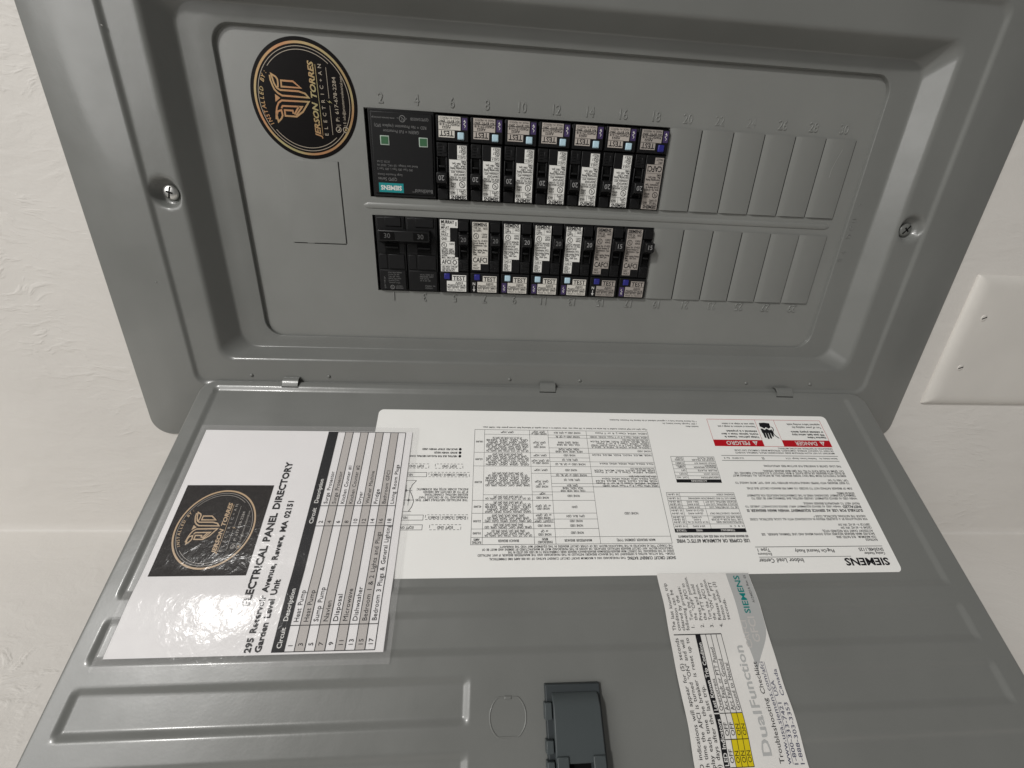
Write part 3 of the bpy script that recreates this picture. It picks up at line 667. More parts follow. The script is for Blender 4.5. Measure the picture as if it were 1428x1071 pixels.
# ================================================================== ROUND STICKER ON THE DEAD FRONT
LOGO = [([(0.455, 0.642), (0.409, 0.552), (0.362, 0.522), (0.287, 0.523), (0.229, 0.532), (0.21, 0.569), (0.288, 0.608), (0.376, 0.629)], True),
        ([(0.435, 0.678), (0.34, 0.675), (0.249, 0.649), (0.171, 0.618), (0.104, 0.549), (0.065, 0.467), (0.057, -0.11), (0.13, -0.042), (0.165, 0.098), (0.167, 0.498), (0.2, 0.559)], False),
        ([(0.346, 0.45), (0.345, 0.193), (0.231, 0.044), (0.233, 0.457)], True),
        ([(-0.444, 0.632), (-0.316, 0.649), (-0.243, 0.614), (-0.216, 0.532), (-0.317, 0.519), (-0.381, 0.557)], True),
        ([(-0.40, 0.672), (-0.261, 0.650), (-0.16, 0.62), (-0.076, 0.57), (-0.029, 0.495), (-0.023, -0.10), (-0.219, 0.054), (-0.323, 0.209), (-0.321, 0.461), (-0.211, 0.459), (-0.212, 0.281), (-0.273, 0.276)], False),
        ([(-0.179, 0.525), (-0.133, 0.491), (-0.126, 0.061), (-0.301, 0.218)], False), ([(-0.12, 0.13), (-0.282, 0.253)], False)]
def emblem(parent, gold, pale, fm, r, ring0):
    """the installer's round emblem; text frame scaled to radius r"""
    fg = lambda x, y: fm(x*r, y*r)
    g = Print('gold_emblem', gold, parent, fg); p = Print('pale_lettering', pale, parent, fg)
    g.ring(0, 0, ring0, 0.042, n=96)
    for k in range(2): pass
    sc_ = lambda q_: (q_[0]*0.9, 0.24+(q_[1]-0.24)*0.9-0.012)
    for pts, cl in LOGO: g.line([sc_(q_) for q_ in pts], 0.031, cl)
    g.poly([sc_(q_) for q_ in ((0.085, 0.621), (-0.061, 0.633), (0.018, 0.518))])
    g.text('JERSON TORRES', -0.655, -0.245, 0.105, w=1.33, bold=2, shear=0.25)
    g.line([(-0.60, -0.285), (0.62, -0.285)], 0.010)
    rr = ring0*0.935
    p.ring(0, 0, rr, 0.010, 0, 360, 96); p.ring(0, 0, rr*0.94, 0.010, 130, 222, 30); p.ring(0, 0, rr*0.94, 0.010, -40, 50, 30)
    s = 'INSTALLED BY:'
    for i, ch in enumerate(s):
        if ch == ' ': continue
        a = R(122-64*i/(len(s)-1)); rad = rr*0.895
        g.text(ch, rad*math.cos(a), rad*math.sin(a), 0.072, align='C', ang=a-math.pi/2, bold=1, shear=0.2)
    for i, ch in enumerate('ELECTRIC+AN'): p.text(ch, -0.575+0.117*i, -0.40, 0.068, align='C')
    p.line([(-0.58, -0.49), (-0.06, -0.49)], 0.008); p.line([(0.06, -0.49), (0.58, -0.49)], 0.008)
    g.poly([(-0.02, -0.49), (0.03, -0.43), (0.0, -0.485), (0.03, -0.49), (-0.025, -0.55), (0.0, -0.495)])
    p.text('| P: 617-678-2284', -0.40, -0.655, 0.068, w=0.83); p.text('| E: info@jersontorreselectrical.com', -0.40, -0.785, 0.052, w=0.85)
    p.ring(-0.475, -0.62, 0.05, 0.012, n=18); p.ring(-0.475, -0.765, 0.05, 0.012, n=18); p.line([(-0.495, -0.60), (-0.49, -0.635), (-0.455, -0.64)], 0.016); g.rect(-0.497, -0.785, -0.453, -0.75)
def disc(r, z0, z1, n=96): return MB().prism([(r*math.cos(2*math.pi*i/n), r*math.sin(2*math.pi*i/n)) for i in range(n)], z0, z1)
t = thing('round_sticker', frame(-40.3, 130.2, 0, math.pi/2), 'round black and gold installer sticker on the grey dead front', 'sticker')
build('sticker_face', disc(36.3, 0.02, 0.16), STK, t)
emblem(t, GOLD, material('pale_gold', (0.40, 0.34, 0.26), 0.45), uvmap(0.26), 36.3*0.955, 0.957)

# ================================================================== WHITE WIRING LABEL ON THE DOOR
def on_door(x, y): return DW @ Matrix.Translation((x*MM, y*MM, 0))
t = thing('wiring_label', on_door(0, 0), 'large white printed wiring label across the inside of the open door', 'label')
def flatz(x, y, off): return doorz(x, y)+off
xa, xb, ya, yb = -246.3, 145.8, 31.8, 157.3
pts = [(p[0], p[1]) for p in rrect((xb-xa)/2, (yb-ya)/2, 4.0, 0, 5, (xa+xb)/2, (ya+yb)/2)]
ZL = doorz(-50, 90)
n = 0
mb = MB(); gx = [xa+(xb-xa)*i/56 for i in range(57)]; gy = [ya+(yb-ya)*j/18 for j in range(19)]
def rc(x, y, r=4.0):
    cx = min(max(x, xa+r), xb-r); cy = min(max(y, ya+r), yb-r); d = math.hypot(x-cx, y-cy)
    if d > r: return cx+(x-cx)*r/d, cy+(y-cy)*r/d
    return x, y
gx = sorted(set(gx+[xa+k*0.5 for k in range(9)]+[xb-k*0.5 for k in range(9)])); gy = sorted(set(gy+[ya+k*0.5 for k in range(9)]+[yb-k*0.5 for k in range(9)]))
mb.add([(*rc(x, y), flatz(x, y, 0.14)) for y in gy for x in gx], [(j*len(gx)+i, j*len(gx)+i+1, (j+1)*len(gx)+i+1, (j+1)*len(gx)+i) for j in range(len(gy)-1) for i in range(len(gx)-1)])
build('label_sheet', mb, PAPER, t, smooth=True)
fm = lambda x, y: (x, y, flatz(x, y, 0.24))
q = Print('printed_lettering', INK, t, fm); rl = Print('printed_rules', INK, t, fm); q.heavier = 1; q.grow = 1.08
q.text('SIEMENS', -239.4, 147.9, 4.3, w=34.4, bold=1)
q.text('Indoor Load Center', -173.7, 147.6, 2.5, w=33.8)
rl.line([(-211.5, 146.6), (-140.8, 146.6)], 0.3); rl.line([(-240, 139.8), (-140.3, 139.8)], 0.35)
q.text('Catalog Number', -239.4, 143.9, 1.6, w=16.4); q.text('SN3048L1125', -239.6, 141.0, 1.95, w=19.6); q.text('Plug-On Neutral Ready', -200.4, 141.7, 1.95, w=30.6)
q.text('Enclosure', -151.2, 143.8, 1.6, w=10.4); q.text('Type 1', -151.0, 140.9, 1.95, w=9.6)
PAR = [(135.3, 9.4, 'RATINGS'), (133.3, 32, '125A MAXIMUM,  BUS RATED 200A'), (131.1, 90, 'BACK-FED MAIN BREAKER REQUIRES HOLD DOWN MEANS AND LINE TERMINAL BARRIER.  SEE'),
       (129.0, 41, 'ACCESSORY CHART FOR REQUIRED KIT(S).'), (126.6, 25, '120/240 V~ 60 HZ 1Φ 3W'.replace('Φ', 'PH')), (124.4, 26, '208Y/120 V~ 60 HZ 1PH 3W'),
       (120.3, 95, 'FOR INSTALLATION BY A QUALIFIED PERSON IN ACCORDANCE WITH ALL LOCAL ELECTRICAL CODES'), (118.2, 43, 'AND/OR THE NATIONAL ELECTRICAL CODE ®'.replace('®', '*')),
       (108.5, 47, 'FRONT NEXT TO APPROPRIATE BREAKER HANDLE.'), (104.6, 88, 'WHEN USED AS SERVICE EQUIPMENT, UNUSED NEUTRAL BAR TERMINALS MAY BE USED TO'),
       (102.3, 91, 'TERMINATE EQUIPMENT GROUNDING WIRES IN THE COMBINATIONS INDICATED FOR EQUIPMENT'), (100.5, 15, 'GROUND BAR TERMINALS.'),
       (96.7, 89, 'SUM OF BREAKER RATINGS NOT TO EXCEED 110 AMPS PER BRANCH CIRCUIT BUS STAB.'), (92.3, 97, 'TO RESET BREAKERS WITH TRIPPED HANDLE POSITION BETWEEN "ON" AND "OFF", MOVE HANDLE TO'), (90.0, 18, '"OFF", THEN TO "ON".'),
       (86.4, 97, 'REMOVE TWISTOUTS FROM TRIM ONLY WHERE BREAKERS WILL BE INSTALLED. ALL OPENINGS MUST'), (84.3, 95, 'BE FILLED WITH BREAKERS OR FILLER PLATES. IF MAIN TWISTOUT IS ACCIDENTALLY REMOVED, USE'),
       (82.4, 70, 'CAT. QF3MB OR FILLER PLATE TO FILL THE QMH MAIN BREAKER OPENING.'), (78.2, 68, 'THIS LOAD CENTER IS INVERTIBLE FOR BOTTOM FEED APPLICATIONS.')]
for y, w, s in PAR: q.text(s, -238.6, y-0.7, 1.45, w=w)
q.text('SUITABLE FOR USE AS SERVICE EQUIPMENT WHEN MAIN BREAKER IS', -238.6, 113.0, 1.75, w=95.2, bold=2); q.text('INSTALLED', -238.6, 110.2, 1.75, w=15.4, bold=2)
q.text('WHEN USED AS SERVICE EQUIPMENT APPLY SERVICE DISCONNECT LABELED TO', -221.8, 110.2, 1.3, w=78.6)
rl.line([(-239.4, 73.8), (-136.6, 73.8)], 0.35); rl.line([(-240.2, 69.5), (-137.4, 69.5)], 0.35)
q.text('Siemens Industry, Inc.   Peachtree Corners, Georgia  U.S.A.', -238.6, 71.1, 1.2, w=46); q.text('UL', -174, 71.0, 1.6, w=2.4, bold=1); q.text('15-A-1039-02   Rev. B', -156, 71.1, 1.2, w=17)
for y, w, s in ((66.9, 88, 'IMPORTANT: DO NOT ALLOW PETROLEUM BASED HYDROCARBON SPRAYS, CHEMICALS, SOLVENTS'), (64.8, 88, 'OR PAINT TO CONTACT INTERIOR COMPONENTS. PETROLEUM BASED CHEMICALS CAN CAUSE'), (62.8, 49, 'DEGRADATION OF ELECTRICAL INSULATING MATERIALS.')): q.text(s, -238.4, y-0.6, 1.2, w=w)
# danger panels
rd = Print('danger_panel', RED, t, fm)
rd.rect(-239.2, 55.2, -196.0, 61.0); rd.rect(-178.4, 55.4, -134.7, 61.2)
rd.line([(-239.2, 55), (-242.4, 36.2)], 0.01); rd.box(-239.2, 36.2, -134.7, 61.1, 0.28); rd.line([(-196, 36.2), (-196, 55)], 0.25); rd.line([(-178.4, 36.2), (-178.4, 55)], 0.25)
f2 = lambda x, y: (x, y, flatz(x, y, 0.36))
wq = Print('danger_lettering', WHITEINK, t, f2)
wq.text('DANGER', -219.5, 56.4, 3.3, w=20.6, align='C', bold=1) if False else wq.text('DANGER', -226.6, 56.5, 3.3, w=19.6, bold=1)
wq.poly([(-234.0, 56.3), (-229.4, 56.3), (-231.7, 60.2)]); wq.text('PELIGRO', -166.0, 56.7, 3.3, w=20.6, bold=1); wq.poly([(-173.4, 56.5), (-168.8, 56.5), (-171.1, 60.4)])
bq = Print('danger_marks', RED, t, lambda x, y: (x, y, flatz(x, y, 0.46))); bq.text('!', -231.7, 56.6, 2.4, align='C', bold=2); bq.text('!', -171.1, 56.8, 2.4, align='C', bold=2)
for y, w, s in ((51.8, 17, 'Hazardous Voltage.'), (49.2, 30, 'Will cause death, serious injury'), (46.6, 30, 'or substantial property damage.'), (42.2, 27, 'Turn off power supplying this'), (39.4, 31, 'equipment before working inside.')):
    q.text(s, -237.6, y, 1.6, w=w, bold=1 if y > 45 else 0)
for y, w, s in ((52.0, 31, 'Voltaje peligroso. Causará la'.replace('á', 'a')), (49.3, 33, 'muerte, lesiones graves o daño'.replace('ñ', 'n')), (46.6, 28, 'substancial a la propiedad.'), (42.2, 34, 'Desconecte el suministro de energia a este'), (39.6, 30, 'equipo antes de trabajar en su interior.')):
    q.text(s, -176.8, y, 1.5, w=w, bold=1 if y > 45 else 0)
hb = Print('shock_pictogram', INK, t, fm)          # hand and arcing wire
hb.poly([(-190.8, 39.4), (-186.2, 38.8), (-181.4, 39.2), (-181.0, 42.6), (-182.8, 43.4), (-184.4, 44.6), (-186.2, 43.2), (-188.4, 44.6), (-190.6, 43.4)])
hb.poly([(-190.9, 45.2), (-188.4, 46.0), (-186.4, 44.4), (-184.2, 45.9), (-182.6, 44.6), (-180.9, 44.6), (-181.0, 48.6), (-190.9, 48.6)])
for x, l in ((-189.7, 52.2), (-187.3, 54.0), (-184.9, 54.4), (-182.5, 53.4)): hb.poly([(x-1.05, 48.4), (x+1.05, 48.4), (x+0.85, l-0.6), (x+0.3, l), (x-0.3, l), (x-0.85, l-0.6)])
hb.line([(-191.2, 42.8), (-192.4, 43.8), (-192.4, 45.4), (-191.2, 47.4), (-191.0, 49.4), (-192.2, 51.4), (-194.4, 53.6)], 0.75)
# copper / torque tables
q.text('USE COPPER OR ALUMINUM 60°/75°C WIRE'.replace('°', '*'), -137.8, 134.2, 2.1, w=55.4, bold=2); q.text('SEE BREAKER MARKINGS FOR WIRE SIZE AND TORQUE REQUIREMENTS', -137.8, 131.6, 1.3, w=53.6, bold=1)
rl.rect(-137.5, 126.8, -82.8, 129.5); wt = Print('header_lettering', WHITEINK, t, f2)
wt.text('TERMINALS', -129, 127.4, 1.4, w=11, bold=1); wt.text('WIRE', -104, 127.4, 1.4, w=5, bold=1); wt.text('TORQUE', -91.6, 127.4, 1.4, w=7.6, bold=1)
rows = [126.6, 123.6, 117.8, 112.5, 110.3, 106.3, 103.3, 100.3]
for y in rows[1:]: rl.line([(-137.5, y), (-82.8, y)], 0.22)
rl.box(-137.5, 100.3, -82.8, 129.4, 0.25)
for x in (-111.0, -93.2): rl.line([(x, 129.4), (x, 106.3 if x < -100 else 100.3)], 0.22)
TT = [(124.6, 'A  B  C  N', '2/0-4 AWG', '110 LB-IN'), (121.7, 'NEUTRAL/GROUND BARS', '10-14 CU/10-12 AL', '20 LB-IN'), (119.9, 'USE TYPE ECGB or EC3GB', '8 AWG', '25 LB-IN'), (118.2, 'GND BAR KIT ACCESSORY', '6-4 AWG', '35 LB-IN'), (115.4, 'GROUND CONDUCTORS ONLY', '(3)-#14 AWG', '20 LB-IN'), (113.2, '', '(2)-12-10 AWG', '25 LB-IN'),
      (110.9, '#2 TO 1/0 NEUTRAL LUG', '2/0-4 AWG', '120 LB-IN'), (108.6, 'ECLK2-2 NEUTRAL LUG KIT', '2/0-4 AWG', '120 LB-IN'), (106.7, 'ECLK225 NEUTRAL LUG KIT', '250-1 AWG', '180 LB-IN'), (104.1, 'MAIN LUG TO BUS CONNECTION HARDWARE', '', '75 LB-IN'), (101.1, 'BONDING SCREW', '', '35 LB-IN')]
for y, a, b_, c in TT:
    if a: q.text(a, -136.8, y, 1.15, w=min(24.6 if y > 105 else 38, len(a)*1.07))
    if b_: q.text(b_, -102.1, y, 1.15, w=min(16, len(b_)*1.05), align='C')
    q.text(c, -92.4, y, 1.15, w=8.6)
rl.rect(-130.4, 89.7, -93.6, 92.4); wt.text('ACCESSORIES', -112, 90.3, 1.4, w=13, align='C', bold=1); rl.box(-130.4, 70.8, -93.6, 92.3, 0.25)
rl.line([(-104, 89.7), (-104, 70.8)], 0.22)
for y in (86.9, 84.0, 81.2, 77.8, 74.9): rl.line([(-130.4, y), (-93.6, y)], 0.22)
for y, a, b_ in ((87.6, 'DESCRIPTION', 'CAT. NO.'), (84.8, 'DOOR LOCK', 'ECQF3'), (81.9, 'FILLER PLATE', 'QF3'), (79.2, 'BRANCH BREAKER', 'LTRMN'), (77.9, 'LOCKOUT', 'ECPLD1'), (75.8, 'HOLD DOWN KIT', 'ECMBR1'), (73.0, 'SNAP-IN FILLER', 'ECSBPK'), (71.4, 'RING PLATE', 'ECRLP')):
    q.text(a, -129.6, y, 1.15, w=min(24.5, len(a)*1.35)); q.text(b_, -103.2, y, 1.15, w=min(9, len(b_)*1.15))
# series rating table
q.text('SHORT CIRCUIT CURRENT RATING', -78.8, 145.4, 1.7, w=35, bold=2); q.text('THIS PANELBOARD HAS A MAXIMUM SHORT CIRCUIT CURRENT RATING OF 100 000 AMPS RMS SYMMETRICAL', -42.6, 145.4, 1.3, w=96)
for y, w, s in ((143.2, 140, '120/240~  THE ACTUAL RATING IS DEPENDENT ON THE BRANCH BREAKERS INSTALLED IN THIS PANELBOARD AND THE MAIN/FEEDER BREAKER, IF ANY, INSTALLED'),
                (141.4, 119, 'AHEAD OF THIS PANELBOARD. THE CORRECT MAIN BREAKER-FEEDER/MAIN BREAKER-BRANCH BREAKER SERIES COMBINATIONS TO BE USED ARE LISTED IN THE'),
                (139.6, 137, 'TABULATION BELOW. ANY CIRCUIT BREAKER INSTALLED, REPLACED, OR ADDED IN THIS PANELBOARD MUST BE MANUFACTURED BY SIEMENS AND MUST BE OF'),
                (137.8, 125, 'THE CORRECT TYPE AS INDICATED IN THE TABULATION BELOW. USE OF OTHER CIRCUIT BREAKERS IN THIS EQUIPMENT MAY VOID THE WARRANTY.')): q.text(s, -78.6, y-0.2, 1.3, w=w)
XT = [-78.6, -25.9, 6.3, 21.6, 58.4, 66.4]
C1, C2, C3, C4, C5 = XT[1:6]
rl.box(XT[0], 49.1, XT[5], 136.8, 0.26)
rl.line([(XT[0], 132.0), (XT[5], 132.0)], 0.22)
rl.line([(C1, 136.8), (C1, 49.1)], 0.22); rl.line([(C2, 136.8), (C2, 49.1)], 0.22); rl.line([(C3, 136.8), (C3, 49.1)], 0.22); rl.line([(C4, 136.8), (C4, 49.1)], 0.22)
for y in (126.4, 115.6, 106.3, 80.0, 68.8): rl.line([(C1 if y > 100 else XT[0], y), (C5, y)], 0.22)
for y in (122.1, 102.2, 53.2): rl.line([(C2 if y > 100 else XT[0], y), (C4, y)], 0.22)
for y in (119.8, 100.0, 85.6, 72.8): rl.line([(C1, y), (C3, y)], 0.22)
for y in (96.0, 93.5, 87.9, 76.0, 64.5, 55.7): rl.line([(XT[0], y), (C2, y)], 0.22)
rl.line([(XT[0], 96.1), (C1, 96.1)], 0.22)
def mid(s, a, b_, y, h=1.35, k=1.05, mx=None):
    h = h*1.12
    w = min((b_-a)-1.2, len(s)*k) if mx is None else mx; q.text(s, (a+b_)/2, y, h, w=w, align='C')
mid('MAIN BREAKER (SIEMENS TYPE)', XT[0], C1, 133.6); mid('MAIN/FEEDER BREAKER', C1, C2, 133.6); mid('PANELBOARD', C2, C3, 134.6); mid('MAIN', C2, C3, 132.7); mid('BRANCH BREAKER', C3, C4, 133.6); mid('RATING', C4, C5, 134.6); mid('AMPS', C4, C5, 132.7)
mid('NONE USED', XT[0], C1, 115.0, mx=10.5)
for y, s in ((128.5, 'NONE USED'), (123.6, 'NONE USED'), (120.4, 'NONE USED'), (117.0, 'QPH, BLH, QSH'), (110.4, 'QSHH'), (102.2, 'NONE USED'), (98.4, 'CDA, CDK, HQR, HGB'), (96.4, 'NGA, NEAC, NEAB'), (94.2, 'QPH, BLH'), (90.0, 'QPH, BLH, QS'), (86.2, 'NONE USED or QP, BL, QS'), (82.2, 'NONE USED'), (77.4, 'NONE USED or QP, BL, QS'), (73.8, 'QPH, BLH, QS'), (70.0, 'NONE USED'), (66.8, 'HECR, NEGK, NGB, NEAB'), (64.9, 'HGBA, HQPH, HQAB'), (61.0, 'CDA, CDK, QB, NEAB'), (59.0, 'NEAB, QEAS, NEAB'), (53.9, 'NONE USED or QP, BL'), (50.4, 'NONE USED or QPH, BLH')): mid(s, C1, C2, y, 1.3)
for y, s in ((129.6, 'NONE USED'), (127.4, 'or QP'), (123.6, 'NONE USED'), (120.4, '(1)QAFT, QPH*'), (118.2, 'NONE USED'), (116.2, 'or QP, QPH*'), (111.6, 'NONE USED'), (109.6, 'or QP, QPH*'), (103.6, 'NONE USED'), (100.5, 'HQP*'), (95.2, 'NONE USED'), (93.2, 'or QP'), (91.2, 'QPH*, HQP*'), (82.2, 'QPH*, HQP*'), (76.6, 'NONE USED or'), (74.6, 'QP, QPH*, HQP*'), (70.2, 'QPH*, HQP*'), (63.2, 'NONE USED'), (61.2, 'or QP'), (59.2, 'QPH*, HQP*'), (51.6, 'NONE USED or'), (49.8, 'QPH*, HQP*')): mid(s, C2, C3, y, 1.3)
CODE = ['QP, QG, QT, QTA, QTAN, QAF, QAFN, QAF2', 'QPF, QPFN, QAFGF, QPF2N, QAFH, QPF2', 'QPHB, QPHF, QAFC, QPGFN, QPFB, QE3', 'QAFH2, QPHGN, QAFCN, QPHF2, QAFGF', 'QEH3, QEH4, QEH2, QPHFN', 'QE2, QE3, QE4, QEHB']
def block(a, b_, y1, y0, nlines, start=0):
    st = (y1-y0)/(nlines+0.3)
    for i in range(nlines): mid(CODE[(start+i) % len(CODE)][:36], a, b_, y1-st*(i+0.95), min(1.35, st*0.72), mx=(34 if i < nlines-1 else 24)*(0.9 if i % 3 == 1 else 1.0)*((b_-a)/37))
block(C3, C4, 131.8, 126.6, 3, 0); block(C3, C4, 126.2, 122.3, 2, 2); block(C3, C4, 121.9, 115.8, 3, 1); block(C3, C4, 115.4, 106.5, 5, 3); block(C3, C4, 105.9, 102.4, 2, 0); block(C3, C4, 96.0, 84.4, 6, 2); block(C3, C4, 79.6, 69.0, 6, 4); block(C3, C4, 68.4, 55.0, 7, 0); mid('QPH*, HQP*', C3, C4, 50.4, 1.3)
for y, s in ((128.6, '10,000'), (120.4, '22,000'), (110.2, '42,000'), (92, '65,000'), (73.8, '65,000'), (59, '100,000')): mid(s, C4, C5, y, 1.2, mx=5.6)
MAINL = ['HED4, HFD6, Class J, R or T Fuses, SCND, HHED', 'HED4, HFD4, Class J, R or T Fuses', 'NGB, MLG3, NLD3, RGD, MLG4, NLG4', 'FD6-A, FXD6-A, HFD6, HFXD6, HFD63, FD63-A', 'JXD2-A, JD6-A, JXD6-A, HJD6-A, SJD6-A']
for i, (y1, y0, n) in enumerate(((96.0, 86.8, 5), (85.2, 80.6, 3), (71.6, 69.2, 1), (78.6, 76.4, 1), (64.2, 56.0, 5), (55.3, 53.6, 1), (52.6, 50.0, 1))):
    st = (y1-y0)/n
    for k in range(n): q.text(MAINL[(i+k) % 5], -77.6, y1-st*(k+0.85), min(1.25, st*0.75), w=(49 if k < n-1 or n == 1 else 22)*(1 if (i+k) % 3 else 0.9))
q.text('NONE USED', -77.6, 66.0, 1.25, w=11)
q.text('*Type QPH and HQP breakers installed in this series are limited to 100 amps max. when installed in a circuit capable of delivering fault current greater than 10,000 amps.', -79, 46.4, 1.15, w=139)
q.text('Assembled in Mexico', -125.2, 43.0, 1.15, w=11.5); q.text('© 2021 Copyright Siemens Industry, Inc.'.replace('©', 'c'), -124.4, 40.5, 1.15, w=31); q.text('* The National Electrical Code is a registered trademark of the National Fire Protection Association', -124.8, 38.0, 1.15, w=77)
# schematic corner
for i, (y, s) in enumerate(((71.6, 'NEUTRAL BUS FOR PLUG-ON NEUTRAL CONNECTIONS'), (68.7, 'BOND WHEN REQD'), (65.8, 'BACK-FED STRAP WHEN USED'))):
    rl.poly([(77.4+1.1*math.cos(a*math.pi/6), y+0.6+1.1*math.sin(a*math.pi/6)) for a in range(12)]); q.text(s, 79.6, y, 1.3, w=(44, 18, 27.5)[i], bold=1)
for i, s in enumerate(('THE INSTALLED NEUTRALS LIMIT THIS', 'PANELBOARD TO 30 CIRCUITS THAT', 'REQUIRE NEUTRAL CONNECTIONS.', 'IF UP TO 48 CIRCUITS ARE NEEDED', 'INSTALL ECNBK KIT(S) PER SCHEMATIC')): q.text(s, 69.8, 105.4-2.0*i, 1.4, w=(38, 36, 32, 33, 38)[i])
def dashed(x0, y0, x1, y1):
    for (a, b_) in (((x0, y0), (x1, y0)), ((x1, y0), (x1, y1)), ((x1, y1), (x0, y1)), ((x0, y1), (x0, y0))):
        L_ = math.dist(a, b_); n_ = max(1, int(L_/2.6))
        for k in range(n_):
            t0, t1 = k/n_, (k+0.6)/n_; rl.line([(a[0]+(b_[0]-a[0])*t0, a[1]+(b_[1]-a[1])*t0), (a[0]+(b_[0]-a[0])*t1, a[1]+(b_[1]-a[1])*t1)], 0.3)
dashed(74.6, 78.6, 95.8, 82.0); q.text('EQPT GND', 85, 79.6, 1.6, w=11, align='C'); dashed(100.6, 78.6, 121, 82.0); q.text('EQPT GND', 110, 79.6, 1.6, w=11, align='C')
dashed(69.4, 85.2, 100, 88.7); q.text('ECNBK6 | ECNBK10 | ECNBK15', 85, 86.3, 1.5, w=27, align='C'); rl.box(101.6, 85.4, 124, 88.7, 0.3); q.text('NEUTRAL', 112, 86.3, 1.6, w=9)
dashed(69.2, 116.6, 99.4, 119.8); q.text('ECNBK6 | ECNBK10 | ECNBK15', 84, 117.6, 1.5, w=27, align='C'); rl.box(101.0, 116.7, 126, 120.2, 0.3); q.text('NEUTRAL', 112, 117.7, 1.6, w=9)
dashed(73.8, 123.4, 95.8, 126.8); q.text('EQPT GND', 85, 124.4, 1.6, w=11, align='C'); rl.box(101.0, 123.4, 122, 126.8, 0.3); q.text('EQPT GND', 107, 124.4, 1.6, w=11)
rl.line([(108.6, 91.6), (111.4, 95), (112.8, 99.0), (110.4, 103.2), (109.0, 107.0), (110.0, 111), (112, 114.2)], 0.4); rl.line([(112.8, 97), (112.8, 110)], 0.3); rl.line([(115.4, 95), (115.4, 110)], 0.3); rl.line([(109, 106.1), (123, 106.1)], 0.3); rl.line([(111, 99.1), (123, 99.1)], 0.3)
for x, y in ((112.8, 106.1), (115.4, 99.1)): rl.poly([(x+0.9*math.cos(a*math.pi/5), y+0.9*math.sin(a*math.pi/5)) for a in range(10)])
rl.line([(109, 91.6), (124, 91.6)], 0.3); rl.line([(110, 114.2), (124, 114.2)], 0.3)

# ================================================================== DIRECTORY SHEET (laminated, taped over the label)
t = thing('circuit_directory', on_door(0, 0), 'laminated circuit directory sheet with black emblem square, overlapping the white label', 'document')
def dz(x, y, off=0.0):
    base = -0.5+1.1*smoothstep(150, 168, y)
    return base+0.35*math.sin(x*0.045+0.6)*math.sin(y*0.05)*0.6+off
def sheet(x0, x1, y0, y1, off, step=4.0):
    nx_, ny_ = int((x1-x0)/step), int((y1-y0)/step); m = MB()
    m.add([(x0+(x1-x0)*i/nx_, y0+(y1-y0)*j/ny_, dz(x0+(x1-x0)*i/nx_, y0+(y1-y0)*j/ny_, off)) for j in range(ny_+1) for i in range(nx_+1)],
          [(j*(nx_+1)+i, j*(nx_+1)+i+1, (j+1)*(nx_+1)+i+1, (j+1)*(nx_+1)+i) for j in range(ny_) for i in range(nx_)])
    return m
build('paper', sheet(116.2, 273.4, 52.6, 196.4, 0.0), SHEET, t, smooth=True)
film = build('lamination', sheet(116.2, 273.4, 52.6, 196.4, 0.75, 3.0), FILM, t, smooth=True)
mb = MB()
for a_, b_, c_, d_ in ((111.6, 116.2, 48.8, 202.2), (273.4, 277.6, 48.8, 202.2), (116.2, 273.4, 48.8, 52.6), (116.2, 273.4, 196.4, 202.2)):
    nx_, ny_ = max(1, int((b_-a_)/3)), max(1, int((d_-c_)/3))
    mb.add([(a_+(b_-a_)*i/nx_, c_+(d_-c_)*j/ny_, dz(a_+(b_-a_)*i/nx_, c_+(d_-c_)*j/ny_, 0.6)) for j in range(ny_+1) for i in range(nx_+1)],
           [(j*(nx_+1)+i, j*(nx_+1)+i+1, (j+1)*(nx_+1)+i+1, (j+1)*(nx_+1)+i) for j in range(ny_) for i in range(nx_)])
build('lamination_margin', mb, FILMEDGE, t, smooth=True)
# text frame of the sheet: a = reading direction (towards the hinge), b = up the page (towards the panel's top)
def page(off): return lambda a, b_: (b_, -a, dz(b_, -a, off))
fm = page(0.14)
im = Print('emblem_square', DIRIMG, t, fm, kind=None); im.rect(-154.2, 209.8, -95.8, 269.2, step=6)
emblem(t, GOLD2, material('pale_print', (0.33, 0.30, 0.27), 0.5), lambda a, b_: page(0.26)(a-125.0, b_+239.7), 25.0, 1.0)
sh = Print('table_shading', SHADE, t, fm); hd_ = Print('table_header', INK, t, page(0.20)); q = Print('printed_lettering', INK, t, page(0.28)); ln = Print('table_rules', INK, t, page(0.24)); hw = Print('header_lettering', WHITEINK, t, page(0.32))
q.text('ELECTRICAL PANEL DIRECTORY', -171.4, 201.6, 4.4, w=93.4, bold=2)
q.text('295 Reservoir Avenue, Revere, MA 02151', -195.2, 193.1, 3.5, w=88.2, bold=2); q.text('Garden Level Unit', -195.2, 187.2, 3.5, w=38.4, bold=2)
TX = [-195.2, -182.0, -124.0, -110.3, -53.2]
hd_.rect(TX[0], 174.0, TX[4], 181.2, step=6)
for a, s, w in ((-193.4, 'Circuit', 10.4), (-179.6, 'Description', 17.4), (-122.4, 'Circuit', 10.6), (-108.4, 'Description', 17.4)): hw.text(s, a, 176.0, 2.7, w=w, bold=1)
RH = (174.0-121.4)/9
LEFT = ['Heat Pump', 'Heat Pump', 'Sump Pump', 'Navien', 'Disposal', 'Microwave', 'Dishwasher', 'Bedroom 1 & 2 Lights and Plugs', 'Bedroom 3 Plugs & General Lighting']
RIGHT = ['Surge Protector', 'Surge Protector', 'Kitchen Counter #1', 'Kitchen Counter #2', 'Dryer', 'Washer Machine', 'Fridge', 'Bathroom GFCI', 'Living Room Plugs']
